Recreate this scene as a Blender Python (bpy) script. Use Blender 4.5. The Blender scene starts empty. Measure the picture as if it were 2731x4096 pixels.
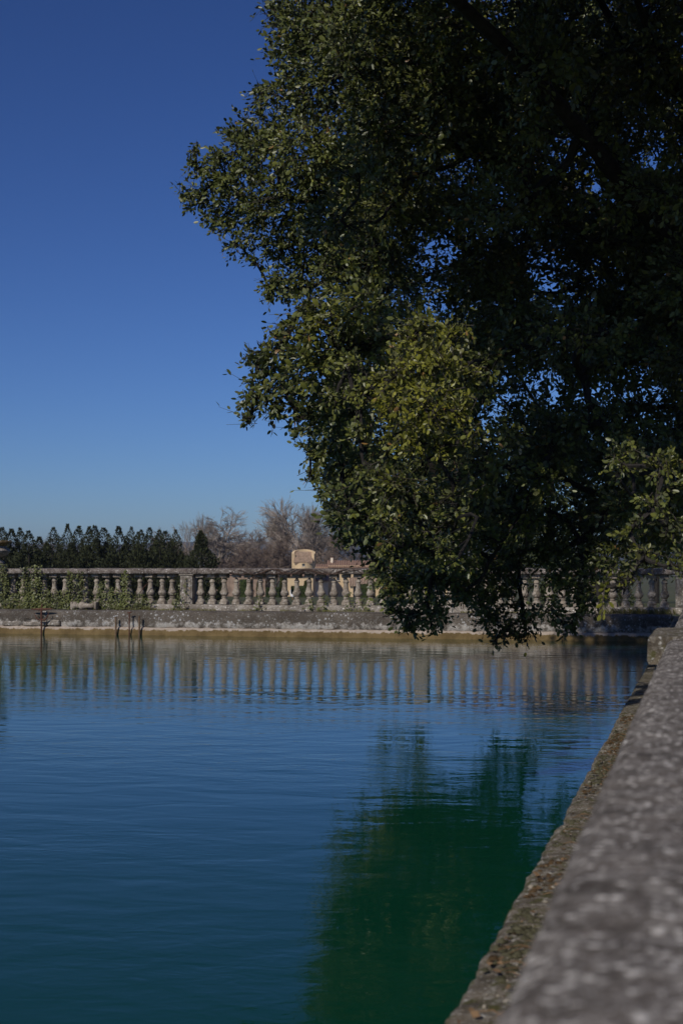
import bpy, bmesh, math, random
import numpy as np
from mathutils import Vector, Matrix

random.seed(7)
rng = np.random.default_rng(11)
sc = bpy.context.scene
C = sc.collection

# ------------------------------------------------------------------ camera
# world X runs along the far bank to the right, Y along the right-hand parapet, Z up; water at z = 0
F, CX, CY, HORIZ, HC = 5689.0, 1365.5, 2048.0, 2263.0, 1.486   # pixel units of the 2731x4096 photograph
YAW = math.radians(14.23)
PITCH = math.atan((HORIZ - CY) / F)
cam_d = bpy.data.cameras.new('camera')
cam = bpy.data.objects.new('camera', cam_d); C.objects.link(cam)
cam.location = (0, 0, HC)
cam.rotation_euler = (math.pi / 2 + PITCH, 0, YAW)
cam_d.sensor_fit = 'VERTICAL'; cam_d.sensor_height = 36.0; cam_d.sensor_width = 24.0
cam_d.lens = 50.0
cam_d.clip_start = 0.05; cam_d.clip_end = 20000
cam_d.dof.use_dof = True; cam_d.dof.focus_distance = 13.5; cam_d.dof.aperture_fstop = 5.6
sc.camera = cam

# ------------------------------------------------------------------ light
SUN_TO = Vector((-0.33, -0.944, 0)).normalized()
SUN_EL = math.radians(36)
to_sun = Vector((SUN_TO.x * math.cos(SUN_EL), SUN_TO.y * math.cos(SUN_EL), math.sin(SUN_EL)))
w = bpy.data.worlds.new('World'); sc.world = w; w.use_nodes = True
wn = w.node_tree.nodes; wl = w.node_tree.links
sky = wn.new('ShaderNodeTexSky'); sky.sky_type = 'NISHITA'; sky.sun_disc = False
sky.sun_elevation = SUN_EL
sky.sun_rotation = math.atan2(SUN_TO.x, SUN_TO.y)
sky.altitude = 900; sky.air_density = 1.0; sky.dust_density = 0.25; sky.ozone_density = 3.2
gm = wn.new('ShaderNodeGamma'); gm.inputs['Gamma'].default_value = 1.325      # deep polarised blue
wl.new(sky.outputs[0], gm.inputs[0])
tn = wn.new('ShaderNodeMix'); tn.data_type = 'RGBA'; tn.blend_type = 'MULTIPLY'; tn.inputs[0].default_value = 1.0
wl.new(gm.outputs[0], tn.inputs[6]); tn.inputs[7].default_value = (0.359, 0.472, 0.722, 1)
wl.new(tn.outputs[2], wn['Background'].inputs['Color'])
wn['Background'].inputs['Strength'].default_value = 0.075
sd = bpy.data.lights.new('sun', 'SUN'); sd.energy = 4.3; sd.angle = math.radians(0.53); sd.color = (1.0, 0.95, 0.87)
sun = bpy.data.objects.new('sun', sd); C.objects.link(sun)
sun.rotation_euler = (-to_sun).to_track_quat('-Z', 'Y').to_euler()
sc.view_settings.view_transform = 'Standard'; sc.view_settings.look = 'None'
sc.view_settings.exposure = -0.6; sc.view_settings.gamma = 1.0
sc.view_settings.use_curve_mapping = False

# ------------------------------------------------------------------ helpers
cy, sy = math.cos(YAW), math.sin(YAW)
def lev(X, D, Z):
    """camera-level frame (X right, D depth, Z height) to world"""
    return Vector((X * cy - D * sy, X * sy + D * cy, Z))
def at(px, py, D):
    return lev((px - CX) / F * D, D, HC + (HORIZ - py) / F * D)
def proj(p):
    """world points (n,3) to photo pixels and depth"""
    p = np.asarray(p, float)
    X = p[:, 0] * cy + p[:, 1] * sy; D = -p[:, 0] * sy + p[:, 1] * cy
    Z = p[:, 2] - HC
    cp, sp = math.cos(PITCH), math.sin(PITCH)
    d = D * cp + Z * sp; u = -D * sp + Z * cp
    d = np.where(d < 0.05, 0.05, d)
    return CX + F * X / d, CY - F * u / d, d

class MB:
    def __init__(s): s.v = []; s.f = []
    def add(s, v, f):
        o = len(s.v); s.v += [tuple(q) for q in v]; s.f += [tuple(i + o for i in q) for q in f]; return s
    def box(s, x0, x1, y0, y1, z0, z1):
        v = [(x, y, z) for z in (z0, z1) for y in (y0, y1) for x in (x0, x1)]
        return s.add(v, [(0, 2, 3, 1), (4, 5, 7, 6), (0, 1, 5, 4), (2, 6, 7, 3), (0, 4, 6, 2), (1, 3, 7, 5)])
    def bbox(s, x0, x1, y0, y1, z0, z1, b=0.006):
        """box with chamfered vertical and top edges"""
        rings = []
        for z, i in ((z0, b), (z0 + b, 0), (z1 - b, 0), (z1, b)):
            a0, a1, c0, c1 = x0 + i, x1 - i, y0 + i, y1 - i
            rings.append([(a0 + b, c0, z), (a1 - b, c0, z), (a1, c0 + b, z), (a1, c1 - b, z), (a1 - b, c1, z), (a0 + b, c1, z), (a0, c1 - b, z), (a0, c0 + b, z)])
        v = [q for r in rings for q in r]; f = []
        for k in range(3):
            for i in range(8):
                j = (i + 1) % 8
                f.append((k * 8 + i, k * 8 + j, k * 8 + 8 + j, k * 8 + 8 + i))
        f.append(tuple(range(7, -1, -1))); f.append(tuple(range(24, 32)))
        return s.add(v, f)
    def tube(s, pts, rad, n=6, cap=True):
        pts = [Vector(p) for p in pts]
        if not hasattr(rad, '__len__'): rad = [rad] * len(pts)
        v = []; up = Vector((0.13, 0.21, 0.97))
        for i, p in enumerate(pts):
            t = (pts[min(i + 1, len(pts) - 1)] - pts[max(i - 1, 0)])
            t = t.normalized() if t.length > 1e-9 else Vector((0, 0, 1))
            a = t.cross(up)
            if a.length < 0.05: a = t.cross(Vector((1, 0, 0)))
            a.normalize(); b = t.cross(a)
            for k in range(n):
                q = 2 * math.pi * k / n
                v.append(p + (a * math.cos(q) + b * math.sin(q)) * rad[i])
        f = [(i * n + k, i * n + (k + 1) % n, (i + 1) * n + (k + 1) % n, (i + 1) * n + k) for i in range(len(pts) - 1) for k in range(n)]
        if cap: f += [tuple(range(n - 1, -1, -1)), tuple(range((len(pts) - 1) * n, len(pts) * n))]
        return s.add(v, f)
    def lathe(s, prof, n=20, c=(0, 0, 0)):
        v = []; f = []
        for r, z in prof:
            for k in range(n):
                q = 2 * math.pi * (k + 0.5) / n
                v.append((c[0] + r * math.cos(q), c[1] + r * math.sin(q), c[2] + z))
        for i in range(len(prof) - 1):
            for k in range(n):
                f.append((i * n + k, i * n + (k + 1) % n, (i + 1) * n + (k + 1) % n, (i + 1) * n + k))
        f.append(tuple(range(n - 1, -1, -1))); f.append(tuple(range((len(prof) - 1) * n, len(prof) * n)))
        return s.add(v, f)

def mesh(name, mb, mat, smooth=False):
    me = bpy.data.meshes.new(name)
    me.from_pydata(mb.v, [], mb.f); me.validate(); me.update()
    if mat: me.materials.append(mat)
    if smooth:
        me.polygons.foreach_set('use_smooth', [True] * len(me.polygons))
        me.set_sharp_from_angle(angle=math.radians(38))
    return me
def link(name, me, parent=None, loc=(0, 0, 0), rot=(0, 0, 0)):
    o = bpy.data.objects.new(name, me); C.objects.link(o)
    if parent: o.parent = parent
    o.location = loc; o.rotation_euler = rot
    return o
def obj(name, mb, mat, parent=None, smooth=False, world=True):
    """mesh object; vertices given in world space are moved into an unrotated parent's space"""
    if parent and world:
        L = parent.matrix_world.translation if parent.parent is None else parent.parent.location + parent.location
        L = parent.location if parent.parent is None else L
        mb.v = [(q[0] - L[0], q[1] - L[1], q[2] - L[2]) for q in mb.v]
    return link(name, mesh(name, mb, mat, smooth), parent)
def tag(o, label=None, cat=None, group=None, kind=None):
    if label: o['label'] = label
    if cat: o['category'] = cat
    if group: o['group'] = group
    if kind: o['kind'] = kind
    return o
def thing(name, label, cat, loc, group=None, rz=0):
    o = link(name, None, None, loc, (0, 0, rz)); o.empty_display_size = 0.1
    return tag(o, label, cat, group)

_L = rng.random((64, 64, 64))
def vnoise(x, y, z):
    """smooth value noise in -1..1, arrays or floats"""
    x = np.asarray(x, float); y = np.asarray(y, float) + 0 * x; z = np.asarray(z, float) + 0 * x
    xi, yi, zi = np.floor(x).astype(int), np.floor(y).astype(int), np.floor(z).astype(int)
    fx, fy, fz = x - xi, y - yi, z - zi
    fx, fy, fz = [q * q * (3 - 2 * q) for q in (fx, fy, fz)]
    g = lambda a, b, c: _L[(xi + a) % 64, (yi + b) % 64, (zi + c) % 64]
    r = 0
    for a in (0, 1):
        for b in (0, 1):
            for c in (0, 1):
                r = r + g(a, b, c) * (fx if a else 1 - fx) * (fy if b else 1 - fy) * (fz if c else 1 - fz)
    return r * 2 - 1

def loft(prof, axis, a0, a1, n, jit=0.004, freq=9.0, seed=0, ends=True, func=None):
    """sweep a closed profile of (across, z) along an axis with weathered, uneven surface"""
    mb = MB(); m = len(prof); A = np.linspace(a0, a1, n + 1)
    P = np.array(prof, float); v = []
    for a in A:
        q = P.copy()
        nx = vnoise(q[:, 0] * freq + seed * 7.3, a * freq + seed * 3.1, q[:, 1] * freq) + 0.5 * vnoise(q[:, 0] * freq * 3.1, a * freq * 3.1 + seed, q[:, 1] * freq * 3.1)
        nz = vnoise(q[:, 0] * freq + 31.7 + seed, a * freq + 11.3, q[:, 1] * freq + 5.5) + 0.5 * vnoise(q[:, 0] * freq * 2.9 + 8, a * freq * 2.9 + seed, q[:, 1] * freq * 2.9)
        q[:, 0] += nx * jit; q[:, 1] += nz * jit
        if func is not None: q = func(a, q)
        for c, z in q:
            v.append((a, c, z) if axis == 'x' else (c, a, z))
    f = []
    for i in range(n):
        for k in range(m):
            k2 = (k + 1) % m
            f.append((i * m + k, i * m + k2, (i + 1) * m + k2, (i + 1) * m + k))
    if ends: f += [tuple(range(m)), tuple(range(n * m + m - 1, n * m - 1, -1))]
    mb.add(v, f)
    return mb

# ------------------------------------------------------------------ materials
def nt(name):
    m = bpy.data.materials.new(name); m.use_nodes = True
    return m, m.node_tree.nodes, m.node_tree.links, m.node_tree.nodes['Principled BSDF']
class G:
    """tiny node-graph helper"""
    def __init__(s, name):
        s.m, s.n, s.l, s.b = nt(name)
        s.b.inputs['Roughness'].default_value = 0.9
        s.b.inputs['Specular IOR Level'].default_value = 0.25
        tc = s.n.new('ShaderNodeTexCoord'); oi = s.n.new('ShaderNodeObjectInfo')
        mul = s.n.new('ShaderNodeVectorMath'); mul.operation = 'MULTIPLY_ADD'
        comb = s.n.new('ShaderNodeCombineXYZ')
        for i in range(3): s.l.new(oi.outputs['Random'], comb.inputs[i])
        s.l.new(comb.outputs[0], mul.inputs[0]); mul.inputs[1].default_value = (37, 53, 29)
        s.l.new(tc.outputs['Object'], mul.inputs[2]); s.co = mul.outputs[0]; s.obj = tc.outputs['Object']; s.rnd = oi.outputs['Random']
    def scaled(s, sx, sy_, sz):
        q = s.n.new('ShaderNodeVectorMath'); q.operation = 'MULTIPLY'; s.l.new(s.co, q.inputs[0]); q.inputs[1].default_value = (sx, sy_, sz)
        return q.outputs[0]
    def noise(s, scale, detail=4, rough=0.55, co=None, dist=0):
        q = s.n.new('ShaderNodeTexNoise'); q.inputs['Scale'].default_value = scale; q.inputs['Detail'].default_value = detail
        q.inputs['Roughness'].default_value = rough; q.inputs['Distortion'].default_value = dist
        s.l.new(co or s.co, q.inputs['Vector']); return q.outputs['Fac']
    def vor(s, scale, rnd=1.0, co=None, feat='F1'):
        q = s.n.new('ShaderNodeTexVoronoi'); q.feature = feat; q.inputs['Scale'].default_value = scale; q.inputs['Randomness'].default_value = rnd
        s.l.new(co or s.co, q.inputs['Vector']); return q.outputs['Distance']
    def ramp(s, fac, a, b, lo=0.0, hi=1.0):
        q = s.n.new('ShaderNodeMapRange'); q.inputs[1].default_value = a; q.inputs[2].default_value = b
        q.inputs[3].default_value = lo; q.inputs[4].default_value = hi; q.interpolation_type = 'SMOOTHSTEP'
        s.l.new(fac, q.inputs[0]); return q.outputs[0]
    def math(s, op, a, b):
        q = s.n.new('ShaderNodeMath'); q.operation = op
        for i, x in enumerate((a, b)):
            if isinstance(x, (int, float)): q.inputs[i].default_value = x
            else: s.l.new(x, q.inputs[i])
        return q.outputs[0]
    def mix(s, fac, a, b):
        q = s.n.new('ShaderNodeMix'); q.data_type = 'RGBA'
        if isinstance(fac, (int, float)): q.inputs[0].default_value = fac
        else: s.l.new(fac, q.inputs[0])
        for i, x in ((6, a), (7, b)):
            if isinstance(x, tuple): q.inputs[i].default_value = (*x, 1)
            else: s.l.new(x, q.inputs[i])
        return q.outputs[2]
    def sep(s, co):
        q = s.n.new('ShaderNodeSeparateXYZ'); s.l.new(co, q.inputs[0]); return q.outputs
    def color(s, c): s.l.new(c, s.b.inputs['Base Color'])
    def bump(s, h, strength=0.6, dist=0.01):
        q = s.n.new('ShaderNodeBump'); q.inputs['Strength'].default_value = strength; q.inputs['Distance'].default_value = dist
        s.l.new(h, q.inputs['Height']); s.l.new(q.outputs[0], s.b.inputs['Normal'])

def stone(name, dark, mid, pale, spots=0.5, sc_=1.0, orange=0.35, dist=0.012, moss=0.0, gritty=0.0, cover=0.0):
    g = G(name)
    big = g.noise(2.2 * sc_, 6, 0.62); fine = g.noise(38 * sc_, 5, 0.7); med = g.noise(9 * sc_, 5, 0.65, dist=0.6)
    c = g.mix(g.ramp(big, 0.36, 0.62), dark, mid)
    c = g.mix(g.ramp(med, 0.46, 0.66, 0, 0.75), c, tuple(0.5 * (a + b) for a, b in zip(mid, pale)))
    c = g.mix(g.ramp(fine, 0.42, 0.68, 0, 0.45), c, tuple(x * 0.45 for x in dark))
    # pale crustose lichen: irregular blotches of two sizes
    wob = g.noise(24 * sc_, 3)
    v1 = g.math('ADD', g.vor(13 * sc_), g.ramp(wob, 0.3, 0.7, -0.16, 0.16))
    v2 = g.math('ADD', g.vor(34 * sc_), g.ramp(wob, 0.3, 0.7, -0.2, 0.2))
    m1 = g.math('MULTIPLY', g.ramp(v1, 0.30 + cover, 0.20 + cover), g.ramp(med, 0.42 - cover, 0.56 - cover))
    m2 = g.math('MULTIPLY', g.ramp(v2, 0.34, 0.2), g.ramp(big, 0.40, 0.62))
    c = g.mix(g.math('MULTIPLY', m2, 0.75 * spots), c, pale)
    c = g.mix(g.math('MULTIPLY', m1, spots), c, tuple(min(1, x * 1.25) for x in pale))
    if orange:
        on = g.noise(5.5 * sc_, 5, 0.7)
        c = g.mix(g.math('MULTIPLY', g.ramp(on, 0.64, 0.72), orange), c, (0.30, 0.14, 0.035))
    if moss:
        mo = g.noise(7 * sc_, 6, 0.7)
        c = g.mix(g.math('MULTIPLY', g.ramp(mo, 0.5, 0.62), moss), c, (0.075, 0.07, 0.02))
    g.color(c)
    h = g.math('ADD', g.math('MULTIPLY', fine, 0.6), g.math('ADD', med, g.math('MULTIPLY', m1, 0.5)))
    if gritty: h = g.math('ADD', h, g.math('MULTIPLY', g.vor(55 * sc_), gritty))
    g.bump(h, 0.8, dist)
    return g.m

M = {}
M['balu'] = stone('weathered_limestone', (0.185, 0.15, 0.115), (0.36, 0.30, 0.235), (0.58, 0.53, 0.46), 0.6, 1.6, 0.3, 0.01)
M['rail'] = stone('lichened_rail_stone', (0.098, 0.076, 0.065), (0.185, 0.15, 0.125), (0.54, 0.49, 0.44), 0.9, 1.5, 0.25, 0.012)
M['plinth'] = stone('lichened_plinth_stone', (0.165, 0.138, 0.11), (0.31, 0.265, 0.215), (0.60, 0.56, 0.50), 0.95, 1.4, 0.5, 0.014)
M['slab'] = stone('rough_grey_coping', (0.080, 0.066, 0.053), (0.165, 0.138, 0.113), (0.60, 0.55, 0.48), 0.95, 4.2, 0.25, 0.004, cover=0.035)
M['ledge'] = stone('mossy_ledge_stone', (0.085, 0.068, 0.048), (0.18, 0.145, 0.10), (0.46, 0.43, 0.37), 0.8, 3.0, 0.5, 0.006, moss=0.9, gritty=0.5)

def wall_mat():
    g = G('pool_wall_masonry')
    z = g.sep(g.obj)[2]
    big = g.noise(1.6, 6, 0.65); med = g.noise(8, 6, 0.68); fine = g.noise(34, 5, 0.7)
    c = g.mix(g.ramp(big, 0.35, 0.65), (0.082, 0.066, 0.051), (0.15, 0.124, 0.098))
    wob = g.math('ADD', z, g.ramp(med, 0.3, 0.7, -0.05, 0.05))
    c = g.mix(g.math('MULTIPLY', g.ramp(wob, 0.31, 0.25), g.ramp(g.noise(5, 5, 0.7), 0.38, 0.6)), c, (0.50, 0.46, 0.41))
    sp = g.math('ADD', g.vor(15), g.ramp(med, 0.3, 0.7, -0.18, 0.18))
    c = g.mix(g.math('MULTIPLY', g.ramp(sp, 0.30, 0.16), g.ramp(big, 0.40, 0.56)), c, (0.46, 0.45, 0.43))
    sp2 = g.math('ADD', g.vor(40), g.ramp(med, 0.3, 0.7, -0.18, 0.18))
    c = g.mix(g.math('MULTIPLY', g.ramp(sp2, 0.32, 0.2), 0.55), c, (0.34, 0.33, 0.31))
    c = g.mix(g.ramp(fine, 0.45, 0.7, 0, 0.5), c, (0.05, 0.045, 0.04))
    g.color(c); g.bump(g.math('ADD', med, g.math('MULTIPLY', fine, 0.5)), 0.9, 0.02)
    return g.m
M['wall'] = wall_mat()
def footing_mat():
    g = G('ochre_waterline_footing')
    z = g.sep(g.obj)[2]; med = g.noise(7, 6, 0.7); st = g.noise(3.5, 6, 0.7)
    c = g.mix(g.ramp(g.noise(12, 5, 0.7), 0.35, 0.65), (0.36, 0.285, 0.22), (0.46, 0.38, 0.31))
    oc = g.mix(g.ramp(st, 0.35, 0.65), (0.12, 0.08, 0.032), (0.20, 0.138, 0.06))
    wob = g.math('ADD', z, g.ramp(med, 0.3, 0.7, -0.03, 0.03))
    c = g.mix(g.ramp(wob, 0.122, 0.106), c, oc)
    g.color(c); g.bump(med, 0.9, 0.02); return g.m
M['footing'] = footing_mat()

def plain(name, c, rough=0.8, var=0.25, scale=6.0, spec=0.3, bump=0.0):
    g = G(name); n1 = g.noise(scale, 5, 0.65)
    g.color(g.mix(g.ramp(n1, 0.3, 0.7), tuple(x * (1 - var) for x in c), tuple(min(1, x * (1 + var)) for x in c)))
    g.b.inputs['Roughness'].default_value = rough; g.b.inputs['Specular IOR Level'].default_value = spec
    if bump: g.bump(n1, 0.8, bump)
    return g.m
M['rust'] = plain('rusty_iron', (0.10, 0.045, 0.03), 0.85, 0.5, 30, 0.3, 0.003)
M['postwood'] = plain('weathered_post_wood', (0.16, 0.105, 0.065), 0.9, 0.4, 25, 0.2, 0.004)
M['bark'] = plain('holm_oak_bark', (0.030, 0.026, 0.022), 0.95, 0.45, 14, 0.2, 0.02)
M['twig'] = plain('pale_twig_bark', (0.075, 0.062, 0.05), 0.9, 0.3, 20, 0.2)
M['bare'] = plain('bare_winter_twigs', (0.30, 0.25, 0.205), 0.95, 0.25, 1.0, 0.1)
M['bare_red'] = plain('reddish_winter_brush', (0.20, 0.15, 0.115), 0.95, 0.25, 1.0, 0.1)
M['conifer'] = plain('conifer_foliage', (0.040, 0.046, 0.018), 0.75, 0.5, 2.5, 0.25)
M['pine'] = plain('evergreen_foliage', (0.050, 0.062, 0.022), 0.75, 0.45, 1.6, 0.25)
M['hedge'] = plain('clipped_hedge_foliage', (0.045, 0.06, 0.015), 0.8, 0.4, 3.0, 0.2, 0.05)
M['cypress'] = plain('garden_cypress_foliage', (0.06, 0.065, 0.015), 0.8, 0.4, 3.0, 0.2, 0.05)
M['ivy'] = plain('ivy_leaf', (0.10, 0.11, 0.03), 0.5, 0.5, 3.5, 0.4)
M['grass'] = plain('dry_grass_blade', (0.13, 0.12, 0.04), 0.8, 0.5, 5.0, 0.2)
M['vine'] = plain('dry_vine_bark', (0.085, 0.055, 0.042), 0.95, 0.4, 30, 0.2)
M['cream'] = plain('cream_render', (0.70, 0.52, 0.31), 0.9, 0.12, 0.8, 0.1, 0.01)
M['white_wall'] = plain('pale_render', (0.82, 0.71, 0.55), 0.9, 0.1, 0.8, 0.1, 0.01)
M['pinkwall'] = plain('pink_tan_masonry', (0.33, 0.235, 0.17), 0.9, 0.35, 1.2, 0.1, 0.03)
M['tile'] = plain('clay_roof_tile', (0.34, 0.215, 0.155), 0.9, 0.35, 2.5, 0.1)
M['oldtile'] = plain('faded_clay_tile', (0.42, 0.30, 0.21), 0.9, 0.3, 2.5, 0.1)
M['darkwin'] = plain('dark_window', (0.05, 0.055, 0.06), 0.3, 0.2, 3, 0.5)
M['frame'] = plain('grey_painted_frame', (0.20, 0.20, 0.20), 0.7, 0.1, 3, 0.3)
M['white'] = plain('white_plumage', (0.78, 0.76, 0.74), 0.7, 0.06, 5, 0.3)
M['beak'] = plain('orange_beak', (0.50, 0.20, 0.04), 0.6, 0.1, 5, 0.3)
M['pebble'] = plain('limestone_pebble', (0.30, 0.26, 0.20), 0.9, 0.35, 2.0, 0.2)
M['moss'] = plain('grey_green_moss', (0.085, 0.078, 0.045), 0.95, 0.45, 40, 0.1, 0.004)
M['mossred'] = plain('rusty_dry_moss', (0.095, 0.06, 0.03), 0.95, 0.5, 40, 0.1, 0.004)
M['litter'] = plain('dry_leaf_litter', (0.17, 0.105, 0.055), 0.8, 0.5, 12, 0.2)
M['hill'] = plain('far_wooded_hill', (0.06, 0.062, 0.05), 1.0, 0.4, 0.006, 0.0)
def ground_mat():
    g = G('garden_ground'); n1 = g.noise(0.25, 6, 0.65); n2 = g.noise(4, 5, 0.7)
    c = g.mix(g.ramp(n1, 0.4, 0.6), (0.055, 0.075, 0.02), (0.12, 0.10, 0.05))
    c = g.mix(g.ramp(n2, 0.45, 0.7, 0, 0.5), c, (0.09, 0.085, 0.035))
    g.color(c); g.bump(n2, 0.8, 0.05); return g.m
M['ground'] = ground_mat()

def leaf_mat():
    g = G('holm_oak_leaf')
    at_ = g.n.new('ShaderNodeAttribute'); at_.attribute_name = 'tint'
    r, gr, _ = [q for q in g.n.new('ShaderNodeSeparateColor').outputs]
    sp = r.node; g.l.new(at_.outputs['Color'], sp.inputs[0])
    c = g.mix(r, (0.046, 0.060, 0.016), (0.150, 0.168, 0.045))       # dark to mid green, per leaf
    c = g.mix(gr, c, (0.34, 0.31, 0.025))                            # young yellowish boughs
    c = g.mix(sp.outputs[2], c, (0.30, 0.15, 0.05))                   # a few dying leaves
    geo = g.n.new('ShaderNodeNewGeometry')
    back = g.mix(0.45, c, (0.10, 0.10, 0.08))                         # felted grey underside
    c = g.mix(geo.outputs['Backfacing'], c, back)
    g.color(c)
    g.b.inputs['Roughness'].default_value = 0.4; g.b.inputs['Specular IOR Level'].default_value = 0.4
    tr = g.n.new('ShaderNodeBsdfTranslucent'); g.l.new(g.mix(0.5, c, (0.10, 0.12, 0.01)), tr.inputs[0])
    mx = g.n.new('ShaderNodeMixShader'); mx.inputs[0].default_value = 0.08
    g.l.new(g.b.outputs[0], mx.inputs[1]); g.l.new(tr.outputs[0], mx.inputs[2])
    g.l.new(mx.outputs[0], g.n['Material Output'].inputs['Surface'])
    return g.m
M['leaf'] = leaf_mat()

def water_mat():
    g = G('pool_water')
    g.b.inputs['Base Color'].default_value = (0.003, 0.046, 0.023, 1)
    g.b.inputs['Roughness'].default_value = 0.02; g.b.inputs['IOR'].default_value = 1.30
    g.b.inputs['Specular IOR Level'].default_value = 0.44
    g.co = g.obj
    rot = g.n.new('ShaderNodeVectorRotate'); rot.rotation_type = 'Z_AXIS'; rot.inputs['Angle'].default_value = -YAW + 0.12
    g.l.new(g.obj, rot.inputs['Vector']); g.co = rot.outputs[0]
    n1 = g.noise(1.0, 2, 0.5, co=g.scaled(1.5, 2.8, 1), dist=0.4)
    n2 = g.noise(1.0, 3, 0.55, co=g.scaled(6.5, 11.0, 1), dist=0.6)
    n3 = g.noise(1.0, 2, 0.5, co=g.scaled(20, 32, 1))
    calm = g.ramp(g.noise(1.0, 2, 0.5, co=g.scaled(0.16, 0.35, 1)), 0.35, 0.62, 0.2, 1.25)
    h = g.math('ADD', g.math('MULTIPLY', n1, 0.75), g.math('MULTIPLY', calm, g.math('ADD', g.math('MULTIPLY', n2, 0.22), g.math('MULTIPLY', n3, 0.035))))
    g.bump(h, 1.0, 0.008)
    return g.m
M['water'] = water_mat()

# ------------------------------------------------------------------ setting: ground, water, hills
PL, PR, PN, PF = -26.0, -0.30, -8.0, 28.95      # pool rectangle
def gz(x, y):
    if PL < x < PR and PN < y < PF: return -1.6
    if y < 32.5: return 0.44
    if y < 205: return 0.40 - (y - 32.5) * 0.0203
    if y < 265: return 0.40 - 172.5 * 0.0203 - (y - 205) * 0.018
    return -4.2
xs = [-7000, -3000, -1200, -500, -250, -150, -100, -75, -55, -40, -32, PL - 0.02, PL + 0.02, -20, -15, -10, -5, PR - 0.01, PR + 0.01, 3, 8, 15, 25, 40, 60, 90, 140, 250, 500, 1200, 3000, 7000]
ys = [-3000, -800, -200, -60, -20, PN - 0.02, PN + 0.02, 0, 7, 14, 21, PF - 0.01, PF + 0.01, 32.5, 38, 46, 56, 70, 90, 115, 145, 175, 205, 235, 265, 330, 450, 700, 1200, 2500, 5000, 9000]
mb = MB()
mb.add([(x, y, gz(x, y)) for y in ys for x in xs],
       [(j * len(xs) + i, j * len(xs) + i + 1, (j + 1) * len(xs) + i + 1, (j + 1) * len(xs) + i) for j in range(len(ys) - 1) for i in range(len(xs) - 1)])
tag(obj('ground', mb, M['ground']), kind='structure')
mb = MB(); mb.add([(PL, PN, 0), (PR, PN, 0), (PR, PF - 0.1, 0), (PL, PF - 0.1, 0)], [(0, 1, 2, 3)])
tag(obj('pool_water', mb, M['water']), kind='structure')
mb = MB(); v = []; NX, NY = 160, 14
for j in range(NY + 1):
    for i in range(NX + 1):
        X = -3200 + 6400 * i / NX; D = 2300 + 1500 * j / NY
        k = math.sin(math.pi * min(1, j / NY)) ** 0.8
        top = 52 + 9 * float(vnoise(X * 0.0016 + 3, 1.5, 0)) + 5 * float(vnoise(X * 0.006, D * 0.003, 2)) + 2.2 * float(vnoise(X * 0.025, D * 0.02, 4))
        v.append(lev(X, D, -6 + max(0, k * (top + 6))))
mb.add(v, [(j * (NX + 1) + i, j * (NX + 1) + i + 1, (j + 1) * (NX + 1) + i + 1, (j + 1) * (NX + 1) + i) for j in range(NY) for i in range(NX)])
tag(obj('hills', mb, M['hill'], smooth=True), kind='structure')

# ------------------------------------------------------------------ far pool wall
WF = 28.6                                        # front face of the far bank wall
fw = thing('pool_wall', 'long low grey lichened stone wall at the far edge of the water', 'wall', (-10, WF, 0))
def chip(a, q):
    q = q.copy()
    if a < -13.35:                               # broken corner at the left end
        k = min(1, (-13.35 - a) * 3)
        m = (q[:, 1] < 0.33) & (q[:, 0] < WF + 0.1)
        q[m, 0] += k * (0.05 + 0.05 * float(vnoise(a * 6, 2, 1)))
    return q
prof = [(WF + 0.02, 0.165), (WF + 0.0, 0.20), (WF, 0.26), (WF + 0.004, 0.33), (WF + 0.01, 0.40), (WF + 0.012, 0.45), (WF + 0.03, 0.49), (WF + 0.07, 0.508), (WF + 0.25, 0.512), (WF + 0.6, 0.512), (WF + 1.6, 0.51), (WF + 1.6, 0.1), (WF + 0.5, 0.1)]
obj('wall_face', loft(prof, 'x', -22, -0.62, 420, 0.010, 5.0, 1, func=chip), M['wall'], fw, True)
prof = [(WF - 0.10, -0.6), (WF - 0.075, -0.05), (WF - 0.06, 0.02), (WF - 0.05, 0.09), (WF - 0.035, 0.13), (WF - 0.02, 0.155), (WF + 0.03, 0.167), (WF + 0.4, 0.167), (WF + 0.4, -0.6)]
obj('footing', loft(prof, 'x', -22, -0.62, 420, 0.012, 7.0, 2), M['footing'], fw, True)
mb = MB(); random.seed(3)                        # crack and dislodged blocks at the left
for x0, wd, z0, h, d in ((-14.95, 0.42, 0.165, 0.10, 0.02), (-14.45, 0.55, 0.17, 0.09, 0.035), (-13.86, 0.28, 0.18, 0.13, 0.03)):
    b = MB(); b.bbox(x0, x0 + wd, WF - d, WF + 0.2, z0, z0 + h, 0.02); obj('facing_stone', b, M['plinth'], fw)

# ------------------------------------------------------------------ balustrade
T0 = 29.42                                       # plinth front
bal = thing('balustrade', 'weathered stone balustrade on the bank across the water', 'balustrade', (-10, T0, 0.51))
for k, (a, b) in enumerate(((-22, -18.4), (-18.39, -14.6), (-14.59, -11.0), (-10.99, -8.1), (-8.09, -5.2), (-5.19, -2.4), (-2.39, 1.5))):
    p = [(T0, 0.505), (T0 - 0.005, 0.60), (T0 + 0.012, 0.634), (T0 + 0.03, 0.640), (T0 + 0.40, 0.640), (T0 + 0.42, 0.505)]
    obj('plinth_stone', loft(p, 'x', a, b, int((b - a) * 22), 0.008, 9, k), M['plinth'], bal, True)
def rail_prof(dz): return [(T0 + 0.045, 1.302), (T0 + 0.012, 1.318), (T0 + 0.004, 1.34), (T0, 1.39), (T0 + 0.01, 1.412), (T0 + 0.03, 1.42 + dz), (T0 + 0.21, 1.432 + dz), (T0 + 0.38, 1.42), (T0 + 0.41, 1.40), (T0 + 0.41, 1.33), (T0 + 0.37, 1.302)]
rj = [-22, -19.6, -17.2, -15.35, -13.3, -10.72, -8.9, -6.9, -5.5, -3.4, -1.3, 1.5]
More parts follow.
